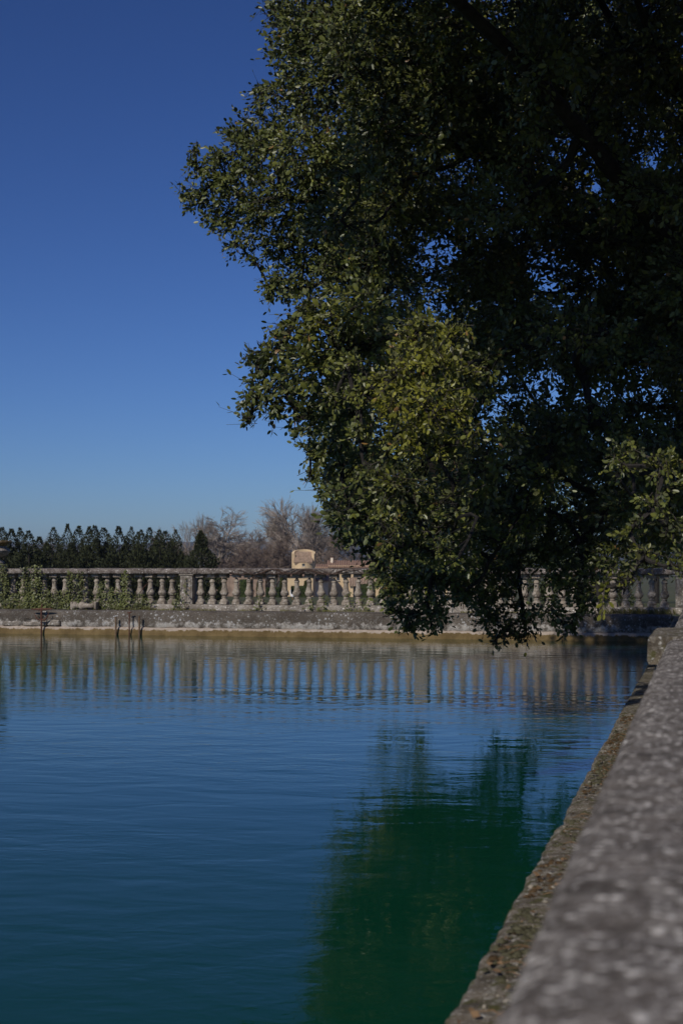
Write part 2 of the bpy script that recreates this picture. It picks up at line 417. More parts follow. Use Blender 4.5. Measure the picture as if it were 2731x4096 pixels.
for k in range(len(rj) - 1):
    obj('rail_stone', loft(rail_prof(0.004 * (k % 3 - 1)), 'x', rj[k] + 0.006, rj[k + 1] - 0.006, int((rj[k + 1] - rj[k]) * 26), 0.007, 11, 20 + k), M['rail'], bal, True)
PIERS = [-20.9, -15.72, -10.98, -5.76, -0.40]
for k, x in enumerate(PIERS):
    b = MB(); b.bbox(x - 0.142, x + 0.142, T0 + 0.03, T0 + 0.37, 0.641, 1.272, 0.012)
    pr = obj('pier', b, M['plinth'], bal)
    c = MB(); c.bbox(x - 0.165, x + 0.165, T0 + 0.012, T0 + 0.39, 1.273, 1.303, 0.008); obj('pier_cap', c, M['plinth'], bal)
    c = MB(); c.bbox(x - 0.105, x + 0.105, T0 + 0.012, T0 + 0.029, 0.68, 1.235, 0.008); q = obj('pier_panel', c, M['plinth'], bal)
u = 0.00104
prof_u = [(25, 382), (21, 392), (30, 406), (42, 424), (57, 455), (60, 466), (57, 477), (47, 482), (47, 500), (49, 560), (55, 605), (66, 645), (80, 675), (90, 690), (90, 700), (86, 722), (78, 742), (62, 762), (46, 772), (44, 782), (58, 786), (60, 795), (58, 806), (46, 810), (46, 818), (60, 832), (76, 852), (86, 872), (88, 886), (84, 897)]
zb = 0.641
b = MB()
b.lathe([(r * u, zb + (945 - y) * u) for r, y in reversed(prof_u)], 24)
b.bbox(-0.086, 0.086, -0.086, 0.086, zb, zb + 50 * u, 0.006)
b.bbox(-0.090, 0.090, -0.090, 0.090, zb + 563 * u, 1.3035, 0.007)
bal_me = []
for k in range(5):
    q = MB(); q.f = list(b.f)
    P = np.array(b.v); am = 0.0035 + 0.0015 * k
    for i in range(3): P[:, i] += am * (vnoise(P[:, 0] * 14 + k * 9, P[:, 1] * 14 + i * 5, P[:, 2] * 14 + k) + .5 * vnoise(P[:, 0] * 40 + k, P[:, 1] * 40 + i, P[:, 2] * 40))
    q.v = [tuple(r) for r in P]; bal_me.append(mesh('baluster', q, M['balu'], True))
def px_s(px, t):
    dx = (px - CX) / F
    return t * (dx * cy - sy) / (dx * sy + cy)
bx = []
for i in range(-1, 16): bx.append(px_s(692, T0 + 0.2) - 0.2575 * i)
bx = [x for x in bx if x > -15.5 and not (px_s(356, T0 + 0.2) < x < px_s(386, T0 + 0.2)) and x < -11.2]
x = px_s(806, T0 + 0.2)
sp = (PIERS[3] - PIERS[2] - 2 * (x - PIERS[2])) / 17
bx += [x + sp * i for i in range(18)]
bx += [PIERS[3] + 0.36 + (5.36 - 0.72) / 18 * i for i in range(19)]
bx += [PIERS[0] + 0.36 + (5.18 - 0.72) / 17 * i for i in range(18)]
random.seed(5)
for x in bx:
    o = link('baluster', random.choice(bal_me), bal, (x + random.uniform(-.006, .006) + 10, 0.2, -0.51), (0, random.uniform(-.014, .014), random.choice((0, 1, 2, 3)) * math.pi / 2 + random.uniform(-.10, .10)))
# fallen baluster on the ledge, lying on its side in front of the gap
b = MB()
b.lathe([(r * u, (945 - y) * u) for r, y in reversed(prof_u)], 24)
b.bbox(-0.086, 0.086, -0.086, 0.086, 0, 50 * u, 0.006); b.bbox(-0.085, 0.085, -0.085, 0.085, 563 * u, 610 * u, 0.007)
fb = tag(link('fallen_baluster', mesh('fallen_baluster', b, M['balu'], True), None, (px_s(292, T0 - 0.12), T0 - 0.13, 0.598), (0, math.radians(90), math.radians(-4))),
         'broken-off stone baluster lying on its side before the gap in the balustrade', 'baluster')

# stone urn on the left pier
ux = PIERS[1] + 0.02; ut = T0 + 0.2
urn = thing('urn', 'lidless stone urn with orange lichen on the balustrade at the left edge', 'urn', (ux, ut, 1.43))
b = MB(); b.bbox(ux - 0.24, ux + 0.24, ut - 0.2, ut + 0.2, 1.428, 1.53, 0.012); obj('base', b, M['plinth'], urn)
b = MB(); b.lathe([(0.22, 1.531), (0.24, 1.55), (0.22, 1.59), (0.13, 1.63), (0.12, 1.66), (0.20, 1.69), (0.30, 1.74), (0.355, 1.80), (0.365, 1.83), (0.34, 1.87), (0.29, 1.90), (0.27, 1.93)], 32, (ux, ut, 0)); obj('bowl', b, M['balu'], urn, True)
b = MB(); b.lathe([(0.265, 1.931), (0.30, 1.985), (0.37, 2.005), (0.40, 2.015), (0.40, 2.045), (0.38, 2.055), (0.2, 2.05)], 32, (ux, ut, 0))
M['rim'] = stone('orange_lichened_rim', (0.16, 0.11, 0.05), (0.32, 0.19, 0.05), (0.40, 0.34, 0.26), 0.4, 2.0, 0.9)
obj('rim', b, M['rim'], urn, True)

# ------------------------------------------------------------------ iron and posts in the water before the wall
tp = WF - 0.115
def P3(px, py, t=tp):
    dx = (px - CX) / F; X = px_s(px, t); D = -X * sy + t * cy
    return Vector((X, t, HC + (HORIZ - py) / F * D))
anc = thing('mooring_iron', 'rusty iron mooring bar with crosspiece and two curved hooks at far wall', 'mooring', P3(170, 2549))
b = MB(); b.tube([P3(170, 2580), P3(170, 2500), P3(169, 2440), P3(172, 2412)], [0.022, 0.02, 0.02, 0.008], 8); obj('rod', b, M['rust'], anc)
b = MB(); b.tube([P3(128, 2436), P3(150, 2437), P3(170, 2437), P3(195, 2436), P3(214, 2435)], [0.012, 0.024, 0.028, 0.022, 0.01], 6); obj('crosspiece', b, M['rust'], anc)
for sg in (-1, 1):
    b = MB(); b.tube([P3(170 + sg * q, y) for q, y in ((2, 2478), (12, 2479), (20, 2472), (25, 2461), (29, 2449))], [0.018, 0.017, 0.015, 0.012, 0.008], 6)
    obj('hook', b, M['rust'], anc)
for px, top, lab in ((465, 2467, 'left of the pair of stubby brown wooden posts standing in the water at far wall'), (559, 2464, 'right of the pair of stubby brown wooden posts standing in the water at far wall')):
    o = thing('mooring_post', lab, 'post', P3(px, 2549), 'stubby posts at the far wall')
    b = MB(); p0, p1 = P3(px, 2640), P3(px + 1, top)
    b.tube([p0, p0.lerp(p1, 0.5) + Vector((0.004, 0, 0)), p1], [0.023, 0.022, 0.02], 9); obj('shaft', b, M['postwood'], o)
    b = MB(); b.tube([p1 + Vector((0, 0, 0.002)), p1 + Vector((0, 0, 0.012))], [0.018, 0.015], 9); obj('worn_top', b, M['twig'], o)
o = thing('iron_stake', 'thin dark stake in the water between the two stubby posts', 'stake', P3(520, 2549))
b = MB(); b.tube([P3(521, 2640), P3(520, 2500), P3(520, 2449)], [0.017, 0.015, 0.014], 7); obj('shaft', b, M['rust'], o)
b = MB(); b.tube([P3(513, 2451), P3(529, 2448)], 0.014, 6); obj('head', b, M['rust'], o)
o = tag(obj('leaning_cane', MB().tube([P3(524, 2447, WF + 0.1), P3(536, 2412, T0 - 0.2), P3(552, 2380, T0 - 0.08), P3(568, 2362, T0 - 0.01)], [0.009, 0.009, 0.008, 0.006], 6), M['twig']),
        'thin grey cane leaning from the ledge against a baluster', 'cane')
o = tag(obj('red_stick', MB().tube([P3(563, 2370, T0 - 0.03), P3(578, 2348, T0 - 0.03), P3(593, 2332, T0 + 0.02)], [0.007, 0.008, 0.005], 6), M['rust']),
        'short reddish stick hanging between balusters above the leaning cane', 'stick')

# ------------------------------------------------------------------ right parapet and ledge
par = thing('parapet', 'low stone parapet running from the right foreground to far corner', 'parapet', (0.1, 10, 0.5))
SE = -0.148
def cop(jx=0.0): return [(SE + 0.02, 1.085), (SE + 0.004, 1.10), (SE, 1.15), (SE + 0.008, 1.172), (SE + 0.03, 1.184), (SE + 0.10, 1.187), (SE + 0.3, 1.188), (SE + 0.52, 1.184), (SE + 0.55, 1.165), (SE + 0.55, 1.10), (SE + 0.5, 1.08), (SE + 0.2, 1.08)]
obj('coping_stone', loft(cop(), 'y', -1.2, 6.068, 420, 0.0035, 14, 51), M['slab'], par, True)
obj('coping_stone', loft(cop(), 'y', 7.012, 14.2, 240, 0.004, 12, 52), M['slab'], par, True)
obj('coping_stone', loft(cop(), 'y', 14.212, 21.5, 160, 0.004, 12, 53), M['slab'], par, True)
obj('coping_stone', loft(cop(), 'y', 21.512, 29.0, 160, 0.004, 12, 54), M['slab'], par, True)
def blk(): return [(-0.222, 1.075), (-0.228, 1.09), (-0.228, 1.165), (-0.224, 1.180), (-0.213, 1.189), (-0.1, 1.1915), (0.2, 1.192), (0.46, 1.19), (0.48, 1.17), (0.48, 1.075), (0.1, 1.07)]
obj('pier_cap', loft(blk(), 'y', 6.072, 7.008, 50, 0.004, 14, 61), M['ledge'], par, True)
b = MB(); b.bbox(-0.20, 0.42, 6.10, 6.98, 0.9, 1.068, 0.01); b.bbox(-0.19, 0.41, 6.11, 6.97, 0.505, 0.9, 0.01); obj('pier', b, M['plinth'], par)
for y0, y1 in ((-1.2, 6.1), (6.98, 28.55)):
    obj('parapet_wall', loft([(-0.10, 0.505), (-0.10, 0.8), (-0.10, 1.079), (0.36, 1.079), (0.36, 0.505)], 'y', y0 + 0.004, y1 - 0.004, 160, 0.006, 8, 71), M['wall'], par, True)

led = thing('ledge', 'mossy broken stone ledge above the water along the right parapet', 'ledge', (-0.35, 10, 0.5))
notch = [(5.60, 0.12, 0.045), (7.15, 0.10, 0.03), (4.42, 0.05, 0.018), (8.35, 0.10, 0.02), (9.3, 0.08, 0.02), (11.2, 0.15, 0.03)]
def edge(a, q):
    q = q.copy()
    e = 0.006 * float(vnoise(a * 2.3, 3.3, 1)) + 0.005 * float(vnoise(a * 17, 1.3, 7)) + 0.006 * float(vnoise(a * 46, 9, 2))
    for c, wd, dp in notch:
        e += dp * max(0, 1 - ((a - c) / wd) ** 2) ** 0.5 if abs(a - c) < wd else 0
    wgt = np.clip((-0.44 - q[:, 0]) / 0.1, 0, 1)
    q[:, 0] += wgt * e
    return q
lp = [(-0.50, -0.7), (-0.535, 0.30), (-0.548, 0.42), (-0.55, 0.468), (-0.545, 0.488), (-0.535, 0.498), (-0.515, 0.503), (-0.48, 0.506), (-0.44, 0.507), (-0.40, 0.508), (-0.36, 0.508), (-0.32, 0.509), (-0.28, 0.509), (-0.24, 0.510), (-0.20, 0.510), (-0.12, 0.510), (0.4, 0.503), (0.4, -0.7)]
cuts = [-1.5, 2.2, 3.9, 5.5, 7.06, 9.65, 12.4, 15.2, 18.6, 22.1, 25.4, 28.6]
for k in range(len(cuts) - 1):
    a, c = cuts[k], cuts[k + 1]
    obj('ledge_stone', loft([(x, z + (0.004 * (k % 3 - 1) if z > 0.45 else 0)) for x, z in lp], 'y', a + 0.004, c - 0.004, int((c - a) * (70 if a < 9 else 20)), 0.0045, 26, 80 + k, func=edge), M['ledge'], led, True)

def pebbles(name, n, mat, size, area, flat=0.6, lab=None, cat=None):
    b = MB()
    ico = [(0, 0, 1), (0.894, 0, .447), (.276, .851, .447), (-.724, .526, .447), (-.724, -.526, .447), (.276, -.851, .447), (.724, .526, -.447), (-.276, .851, -.447), (-.894, 0, -.447), (-.276, -.851, -.447), (.724, -.526, -.447), (0, 0, -1)]
    fc = [(0, 1, 2), (0, 2, 3), (0, 3, 4), (0, 4, 5), (0, 5, 1), (1, 6, 2), (2, 7, 3), (3, 8, 4), (4, 9, 5), (5, 10, 1), (6, 7, 2), (7, 8, 3), (8, 9, 4), (9, 10, 5), (10, 6, 1), (6, 11, 7), (7, 11, 8), (8, 11, 9), (9, 11, 10), (10, 11, 6)]
    for _ in range(n):
        x, y, z = area(); s = size()
        a = random.uniform(0, 6.3); ca, sa = math.cos(a), math.sin(a); e = random.uniform(0.6, 1.0)
        vs = []
        for q in ico:
            k = s * random.uniform(0.8, 1.15); X, Y, Z = q[0] * k, q[1] * k * e, q[2] * k * flat
            vs.append((x + X * ca - Y * sa, y + X * sa + Y * ca, z + Z))
        b.add(vs, fc)
    o = obj(name, b, mat, None, True); tag(o, lab, cat, kind='stuff'); return o
random.seed(21)
def on_ledge(lo=2.6, hi=9.6, p=1.5):
    def f():
        y = lo + (hi - lo) * random.random() ** p
        return random.uniform(-0.52, -0.13), y, 0.509
    return f
def moss_patch(name, n, mat, lab):
    b = MB()
    for _ in range(n):
        x, y, z = on_ledge()(); R = random.uniform(0.004, 0.009) + 0.010 * random.random() ** 3
        if float(vnoise(x * 6, y * 3, 3 if mat is M['moss'] else 9)) < (0.0 if mat is M['moss'] else 0.22): continue
        k = 9
        vs = [(x, y, z + R * 0.45)]
        for ring, rr, hh in ((0, 0.55, 0.38), (1, 1.0, -0.1)):
            for i in range(k):
                q = 2 * math.pi * i / k; r_ = R * rr * random.uniform(0.75, 1.2)
                vs.append((x + r_ * math.cos(q), y + r_ * 1.3 * math.sin(q), z + R * hh * random.uniform(0.7, 1.2)))
        fs = [(0, 1 + i, 1 + (i + 1) % k) for i in range(k)] + [(1 + i, 1 + k + i, 1 + k + (i + 1) % k, 1 + (i + 1) % k) for i in range(k)]
        b.add(vs, fs)
    tag(obj(name, b, mat, None, True), lab, 'moss', kind='stuff')
moss_patch('moss', 4200, M['moss'], 'grey green moss cushions on the ledge beside the water')
moss_patch('dry_moss', 2600, M['mossred'], 'rusty brown dry moss on the ledge beside the water')
pebbles('gravel', 900, M['pebble'], lambda: 0.002 + 0.010 * random.random() ** 5, on_ledge(), 0.6, 'pale grit and pebbles scattered on the mossy ledge', 'gravel')
b = MB()
for _ in range(260):                              # twigs
    x, y, z = on_ledge()(); a = random.uniform(0, 6.3); L = random.uniform(0.02, 0.10)
    x = max(x, -0.42); d = Vector((math.cos(a), math.sin(a), 0)) * L; k = Vector((random.uniform(-.01, .01), random.uniform(-.01, .01), 0.008)); p = Vector((x, y, z + 0.004))
    b.tube([p, p + d * 0.5 + k, p + d], [0.0014, 0.0016, 0.0009], 4)
for _ in range(330):                              # dead oak leaves
    x, y, z = on_ledge()(); a = random.uniform(0, 6.3); L = random.uniform(0.010, 0.026); W = L * 0.4
    ca, sa = math.cos(a), math.sin(a); h = [random.uniform(0.003, 0.016) for _ in range(4)]
    vs = [(x + X * ca - Y * sa, y + X * sa + Y * ca, z + hh) for (X, Y), hh in zip(((0, 0), (L * .5, W), (L, 0), (L * .5, -W)), h)]
    b.add(vs, [(0, 1, 2), (0, 2, 3)])
tag(obj('leaf_litter', b, M['litter']), 'dry fallen leaves and twigs on the ledge by the parapet', 'litter', kind='stuff')

# ------------------------------------------------------------------ holm oak
BASE = Vector((1.9, 18.0, 0.44))
oak = thing('holm_oak', 'large dark evergreen oak overhanging the water from the right bank', 'tree', BASE)
K = 4096 / 2352
# boughs seen in the photograph: x, y, radius (display pixels), depth in metres, yellow tint
B = [
 (700, 60, 85, 15, 0), (640, 20, 45, 15.3, 0), (620, 5, 30, 15.5, 0), (655, 110, 50, 15.2, 0), (760, 170, 105, 15, .05), (660, 215, 60, 15.5, 0), (830, 40, 120, 14, 0), (950, 120, 130, 13.5, .1), (880, 270, 110, 13.5, .05), (1040, 40, 90, 12.5, .25), (1010, 200, 80, 13, .1), (760, -60, 130, 15, 0), (900, -90, 150, 14, 0),
 (455, 440, 42, 16, 0), (420, 440, 22, 16, 0), (450, 375, 30, 16, 0), (440, 335, 16, 16, 0), (500, 400, 60, 16, 0), (545, 350, 62, 16, 0), (545, 300, 36, 16, 0), (600, 290, 60, 15.8, 0), (600, 200, 36, 15.8, 0), (560, 455, 75, 16, 0), (500, 500, 40, 16, 0), (540, 550, 36, 16, 0), (580, 590, 20, 16, 0), (625, 350, 80, 15.5, 0), (655, 440, 90, 15.5, .05), (630, 540, 70, 16, 0), (710, 340, 90, 15, .05), (745, 460, 90, 15.5, 0), (640, 650, 45, 16, 0), (615, 660, 25, 16, 0), (700, 590, 70, 16, 0), (690, 660, 40, 16, 0), (790, 380, 80, 15, 0), (780, 560, 70, 16, 0),
 (850, 430, 90, 14.5, .15), (900, 470, 60, 13.5, .2), (870, 600, 45, 16, .1), (800, 640, 50, 16, 0),
 (565, 815, 20, 15, 0), (590, 830, 40, 15, 0), (580, 890, 45, 15, 0), (570, 960, 28, 15, 0), (610, 930, 45, 15, 0), (640, 800, 55, 14.8, .05), (640, 760, 32, 14.8, .05), (650, 880, 65, 15, 0), (700, 750, 65, 14.5, .15), (700, 700, 40, 14.6, .12), (720, 850, 85, 14.5, .12), (760, 720, 60, 14.3, .2), (820, 700, 55, 14, .22), (790, 800, 80, 14.5, .18), (690, 960, 45, 15, 0), (740, 950, 70, 15, 0), (800, 910, 80, 15, 0), (860, 780, 60, 14.5, .1),
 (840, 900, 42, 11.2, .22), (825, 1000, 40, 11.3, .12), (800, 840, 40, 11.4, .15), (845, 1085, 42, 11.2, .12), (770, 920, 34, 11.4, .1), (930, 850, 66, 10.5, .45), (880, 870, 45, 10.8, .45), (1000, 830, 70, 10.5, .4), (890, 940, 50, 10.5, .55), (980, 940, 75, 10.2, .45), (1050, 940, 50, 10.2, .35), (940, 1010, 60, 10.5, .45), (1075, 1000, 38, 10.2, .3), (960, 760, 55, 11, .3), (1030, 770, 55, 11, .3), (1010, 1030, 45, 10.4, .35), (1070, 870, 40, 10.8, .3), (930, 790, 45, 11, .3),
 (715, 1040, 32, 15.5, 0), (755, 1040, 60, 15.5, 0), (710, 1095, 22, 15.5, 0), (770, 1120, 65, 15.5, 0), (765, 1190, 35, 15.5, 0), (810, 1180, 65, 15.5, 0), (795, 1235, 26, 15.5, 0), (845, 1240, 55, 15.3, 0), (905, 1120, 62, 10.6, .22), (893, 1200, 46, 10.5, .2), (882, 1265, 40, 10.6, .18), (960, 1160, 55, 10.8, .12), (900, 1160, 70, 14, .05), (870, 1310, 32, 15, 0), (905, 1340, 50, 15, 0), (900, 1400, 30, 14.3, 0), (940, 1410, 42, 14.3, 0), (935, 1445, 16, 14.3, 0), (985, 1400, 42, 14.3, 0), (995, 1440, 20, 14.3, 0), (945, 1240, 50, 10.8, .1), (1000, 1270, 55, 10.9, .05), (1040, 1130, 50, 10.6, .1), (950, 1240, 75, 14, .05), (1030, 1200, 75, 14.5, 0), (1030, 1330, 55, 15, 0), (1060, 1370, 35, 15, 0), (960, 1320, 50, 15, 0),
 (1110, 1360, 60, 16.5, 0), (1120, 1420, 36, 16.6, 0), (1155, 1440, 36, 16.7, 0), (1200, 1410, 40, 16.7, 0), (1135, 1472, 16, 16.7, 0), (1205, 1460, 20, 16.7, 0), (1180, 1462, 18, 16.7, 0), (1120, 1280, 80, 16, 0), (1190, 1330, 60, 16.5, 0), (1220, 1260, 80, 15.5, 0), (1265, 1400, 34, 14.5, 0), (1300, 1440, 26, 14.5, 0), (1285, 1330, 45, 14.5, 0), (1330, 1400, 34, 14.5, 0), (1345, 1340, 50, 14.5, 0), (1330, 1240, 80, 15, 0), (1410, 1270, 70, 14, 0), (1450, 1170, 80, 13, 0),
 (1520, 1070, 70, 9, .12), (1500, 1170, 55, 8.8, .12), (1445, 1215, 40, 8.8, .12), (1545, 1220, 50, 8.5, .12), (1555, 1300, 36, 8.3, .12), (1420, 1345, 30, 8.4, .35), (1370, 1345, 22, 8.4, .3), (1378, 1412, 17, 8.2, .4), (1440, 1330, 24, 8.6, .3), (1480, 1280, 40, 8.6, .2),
 (1430, 1060, 60, 11, .1), (1555, 120, 40, 12.5, .15), (1180, 80, 80, 12, .1), (1300, 60, 90, 13, 0),
]
SIL = [(612, -400), (612, 0), (640, 60), (635, 100), (590, 125), (640, 150), (625, 185), (570, 200), (600, 230), (530, 260), (520, 290), (440, 320), (430, 365), (410, 375), (430, 410), (400, 470), (430, 490), (480, 535), (520, 580), (580, 605), (600, 640), (590, 665), (640, 705), (690, 680), (700, 700), (640, 755), (620, 765), (650, 790), (548, 805), (545, 840), (575, 850), (535, 895), (545, 955), (570, 980), (640, 955), (675, 1000), (690, 1070), (705, 1105), (740, 1140), (750, 1190), (790, 1250), (830, 1270), (850, 1310), (880, 1400), (935, 1455), (1010, 1455), (1055, 1400), (1090, 1390), (1135, 1485), (1215, 1480), (1225, 1420), (1245, 1410), (1290, 1470), (1350, 1430), (1380, 1400), (1470, 1340), (1600, 1340), (2400, 1300), (2400, -400)]
def inside(px, py, poly):
    x = np.asarray(px); y = np.asarray(py); r = np.zeros(x.shape, bool); n = len(poly)
    for i in range(n):
        x1, y1 = poly[i]; x2, y2 = poly[(i + 1) % n]
        if y1 == y2: continue
        r ^= ((y1 > y) != (y2 > y)) & (x < (x2 - x1) * (y - y1) / (y2 - y1) + x1)
    return r
GAPS = [(985, 590, 70), (960, 690, 60), (880, 690, 30), (1240, 900, 60), (1190, 950, 45), (1010, 560, 40), (1350, 330, 50), (1480, 280, 50), (1000, 1150, 30), (1300, 700, 40), (1330, 1130, 30), (1240, 820, 40), (1500, 900, 40)]
def too_high(c, R):
    """the crown's back slopes down to the bank, leaving the far balusters in the sun"""
    dt = 29.4 - c.y
    return dt > 0 and -3.2 < c.x + 0.35 * dt < 1.0 and c.z + R * 0.8 > 0.55 + dt / 0.944 * 0.7265
blobs = []                                        # centre, radius, tint, leaf density, leaf size
for x, y, r, D, t in B:
    if D < 11.5: D *= 0.80 if D > 9.9 else 0.92
    elif x < 880 and 680 <= y < 1000: D -= 2.9    # depths read from where the water mirrors each bough
    elif x < 880 and y >= 1000 and D > 14.4: D = 13.5
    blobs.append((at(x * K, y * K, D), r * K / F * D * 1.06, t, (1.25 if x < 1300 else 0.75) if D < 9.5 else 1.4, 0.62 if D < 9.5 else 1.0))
for x, y, r, D in ((690, 40, 70, 19), (740, 120, 90, 19.5), (680, 170, 50, 18.5), (800, 60, 100, 20), (820, 190, 90, 19.5), (900, 130, 100, 20), (700, 250, 60, 18.5)):  # boughs added behind the upper left crown to shade the far wall's right end
    blobs.append((at(x * K, y * K, D), r * K / F * D, 0, 0.8, 1.2))
random.seed(33)
n = 0
while n < 430:                                    # inner crown behind the front boughs
    x = random.uniform(780, 1660); y = random.uniform(-250, 1330); r = random.uniform(50, 100)
    D = random.uniform(12.2, 21.5)
    ok = inside([x - r * .8, x, x - r * .5, x], [y, y + r * .8, y + r * .6, y], SIL).all()
    if not ok or (D > 15.5 and y < -30) or (x > 1060 and y + r > 1300): continue
    if any((x - gx) ** 2 + (y - gy) ** 2 < (gr * 0.28 + r * 0.40) ** 2 for gx, gy, gr in GAPS): continue
    if too_high(at(x * K, y * K, D), r * K / F * D): continue
    blobs.append((at(x * K, y * K, D), r * K / F * D, 0.06 * random.random(), 0.9, 1.3 if D > 15.5 else 1.05)); n += 1
n = 0
while n < 95:                                     # unseen canopy roof over water and bank, added to shade the inner crown
    X = random.uniform(-1.3, 5.2); D = random.uniform(8.6, 15); z = 1.486 + 2263 / 5689 * D + random.uniform(0.9, 3.4)
    if z < 6.6 or (D > 11.2 and X < 0.4): continue
    blobs.append((lev(X, D, z), random.uniform(0.55, 0.85), 0.05, 0.75, 1.6)); n += 1
n = 0
while n < 62:                                     # its front edge, out of view, added to darken the lower right crown
    X = random.uniform(-2.3, 1.6); D = random.uniform(7.4, 10.0); z = 1.486 + 2263 / 5689 * D + random.uniform(0.75, 2.0)
    if (X - 0.9) / D < -0.055: z += 0.7
    blobs.append((lev(X, D, z), random.uniform(0.45, 0.7), 0.05, 0.85, 1.5)); n += 1
n = 0
while n < 110:                                    # the rest of the crown, above and to the right of the picture
    th = random.uniform(0, 2 * math.pi); cz = random.uniform(-0.55, 1); rr = random.uniform(0.55, 1.0) ** 0.5
    q = math.sqrt(1 - cz * cz)
    c = Vector((3.0 + 5.8 * rr * q * math.cos(th), 17.6 + 7.6 * rr * q * math.sin(th), 6.6 + 6.2 * rr * cz))
    px, py, d = proj([c]); R = random.uniform(0.6, 1.0); m = R * F / d[0]
    if px[0] - m < 2731 and py[0] + m > 0 and d[0] > 1: continue
    if c.z < 2.0 or too_high(c, R): continue
    blobs.append((c, R, 0.05, 0.45, 1.7)); n += 1

def wander(p, q, n, amp, sag, r_):
    """gently curved path from p to q"""
    u1 = Vector(r_.normal(0, amp, 3)); u2 = Vector(r_.normal(0, amp * .5, 3)); u3 = Vector(r_.normal(0, amp * .25, 3)); pts = []
    for i in range(n + 1):
        k = i / n
        pts.append(p.lerp(q, k) + u1 * math.sin(math.pi * k) + u2 * math.sin(2 * math.pi * k) + u3 * math.sin(4 * math.pi * k) + Vector((0, 0, sag * math.sin(math.pi * k))))
    return pts
fork = BASE + Vector((-0.35, -0.4, 2.5)); lr = np.random.default_rng(4)
targets = [Vector(q) for q in ((-2.2, 16.8, 6.2), (-2.2, 15.4, 4.0), (0.2, 14.5, 8.0), (-0.6, 12.2, 6.6), (2.5, 15, 10.5), (4.5, 20, 9), (1.0, 21.5, 7.5), (5.5, 15, 6.5), (0.5, 17.5, 10.8))]
targets += [lev(1.8, 10.5, 7.4), lev(-0.6, 9.2, 6.4), lev(2.6, 9.0, 6.3)]
limb_paths = [wander(fork - Vector((0, 0, 0.15)), q, 9, 0.16, 0.5, lr) for q in targets]
for pts in limb_paths:                            # leafy shoots along the limbs
    for p in pts[4:]:
        if proj([p])[1][0] / K > 1180: continue
        blobs.append((p + Vector(lr.normal(0, .15, 3)), 0.42, 0.03, 0.8, 1.15))

# leafy shoots
LEAF_V = np.array([(-0.0, 0, 0), (0.42, 0.30, -0.07), (0.40, 0.74, -0.05), (0, 1.0, -0.10), (-0.40, 0.74, -0.05), (-0.42, 0.30, -0.07), (0, 0.33, 0.02), (0, 0.72, 0.03)])
LEAF_F = np.array([(0, 1, 6), (1, 2, 7), (1, 7, 6), (2, 3, 7), (0, 6, 5), (6, 7, 4), (6, 4, 5), (7, 3, 4)])
def nrm(a): return a / np.maximum(np.linalg.norm(a, axis=-1, keepdims=True), 1e-9)
def make_shoot(r_, nl):
    """leaf frames on one shoot growing along +Y: origin, along, normal, length"""
    L = r_.uniform(0.16, 0.30); o = []; al = []; no = []; ln = []
    bend = r_.uniform(-0.25, 0.25, 2)
    for i in range(nl):
        k = (i + 0.6) / nl; p = np.array([bend[0] * L * k * k, L * k, bend[1] * L * k * k])
        a = i * 2.4 + r_.uniform(-.4, .4); spread = 1.15 - 0.75 * k + r_.uniform(-.25, .25)
        d = np.array([math.sin(spread) * math.cos(a), math.cos(spread), math.sin(spread) * math.sin(a)])
        nn = np.array([-math.cos(spread) * math.cos(a), math.sin(spread), -math.cos(spread) * math.sin(a)]) + r_.normal(0, .35, 3)
        nn -= d * nn.dot(d); o.append(p + d * 0.008); al.append(d); no.append(nn / np.linalg.norm(nn)); ln.append(r_.uniform(0.040, 0.078) * (1.0 - 0.25 * abs(k - 0.5)))
    return np.array(o), np.array(al), np.array(no), np.array(ln), np.array([bend[0] * L, L, bend[1] * L])
shoots = [make_shoot(rng, int(rng.integers(9, 17))) for _ in range(24)]
O, A_, N_, Ln, Tn, Sp, Sd = [], [], [], [], [], [], []
LEAF_AREA = 0.0017
TS = np.array(to_sun)
for c, R, tint, dens, ls in blobs:
    tot = int(dens * 2.6 * math.pi * R * R / (LEAF_AREA * ls * ls)) + 14
    ns = max(2, tot // 12)
    cen = np.array(c); bt = rng.uniform(-0.22, 0.22)
    for _ in range(ns):
        d = nrm(rng.normal(0, 1, 3)); rad = R * (0.35 + 0.62 * rng.random() ** 0.55 + (0.30 if rng.random() < 0.12 else 0))
        p = cen + d * rad * np.array([1, 1, 0.9])
        g = nrm(d * 0.8 + np.array([-0.25, -0.15, -0.15]) + rng.normal(0, 0.45, 3))
        x_ = nrm(np.cross(g, rng.normal(0, 1, 3))); z_ = np.cross(x_, g)
        if z_[2] < 0: x_, z_ = -x_, -z_
        Rm = np.stack([x_, g, z_], 1)
        o, al, no, ln, tip = shoots[rng.integers(24)]
        p0 = p - g * 0.15
        O.append(p0 + (o * min(ls, 1.2)) @ Rm.T); A_.append(al @ Rm.T)
        nn = nrm(no @ Rm.T + d * 0.35 + TS * 0.75 + np.array([0, 0, 0.15])); N_.append(nn); Ln.append(ln * ls)
        t = np.zeros((len(ln), 3)); t[:, 0] = np.clip(rng.normal(0.42 + bt, 0.25, len(ln)), 0, 1)
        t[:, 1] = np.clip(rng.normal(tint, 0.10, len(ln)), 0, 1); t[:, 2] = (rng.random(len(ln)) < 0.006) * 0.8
        Tn.append(t); Sp.append(p0); Sd.append(Rm @ tip * min(ls, 1.2))
O, A_, N_, Ln, Tn = [np.concatenate(q) for q in (O, A_, N_, Ln, Tn)]
Sp, Sd = np.array(Sp), np.array(Sd)
N_ = nrm(N_ - A_ * (N_ * A_).sum(1, keepdims=True)); S_ = np.cross(A_, N_)
keep = O[:, 2] > 0.12
px, py, dd = proj(O)
frame = (px > -50) & (px < 2780) & (py > -50) & (py < 2700)
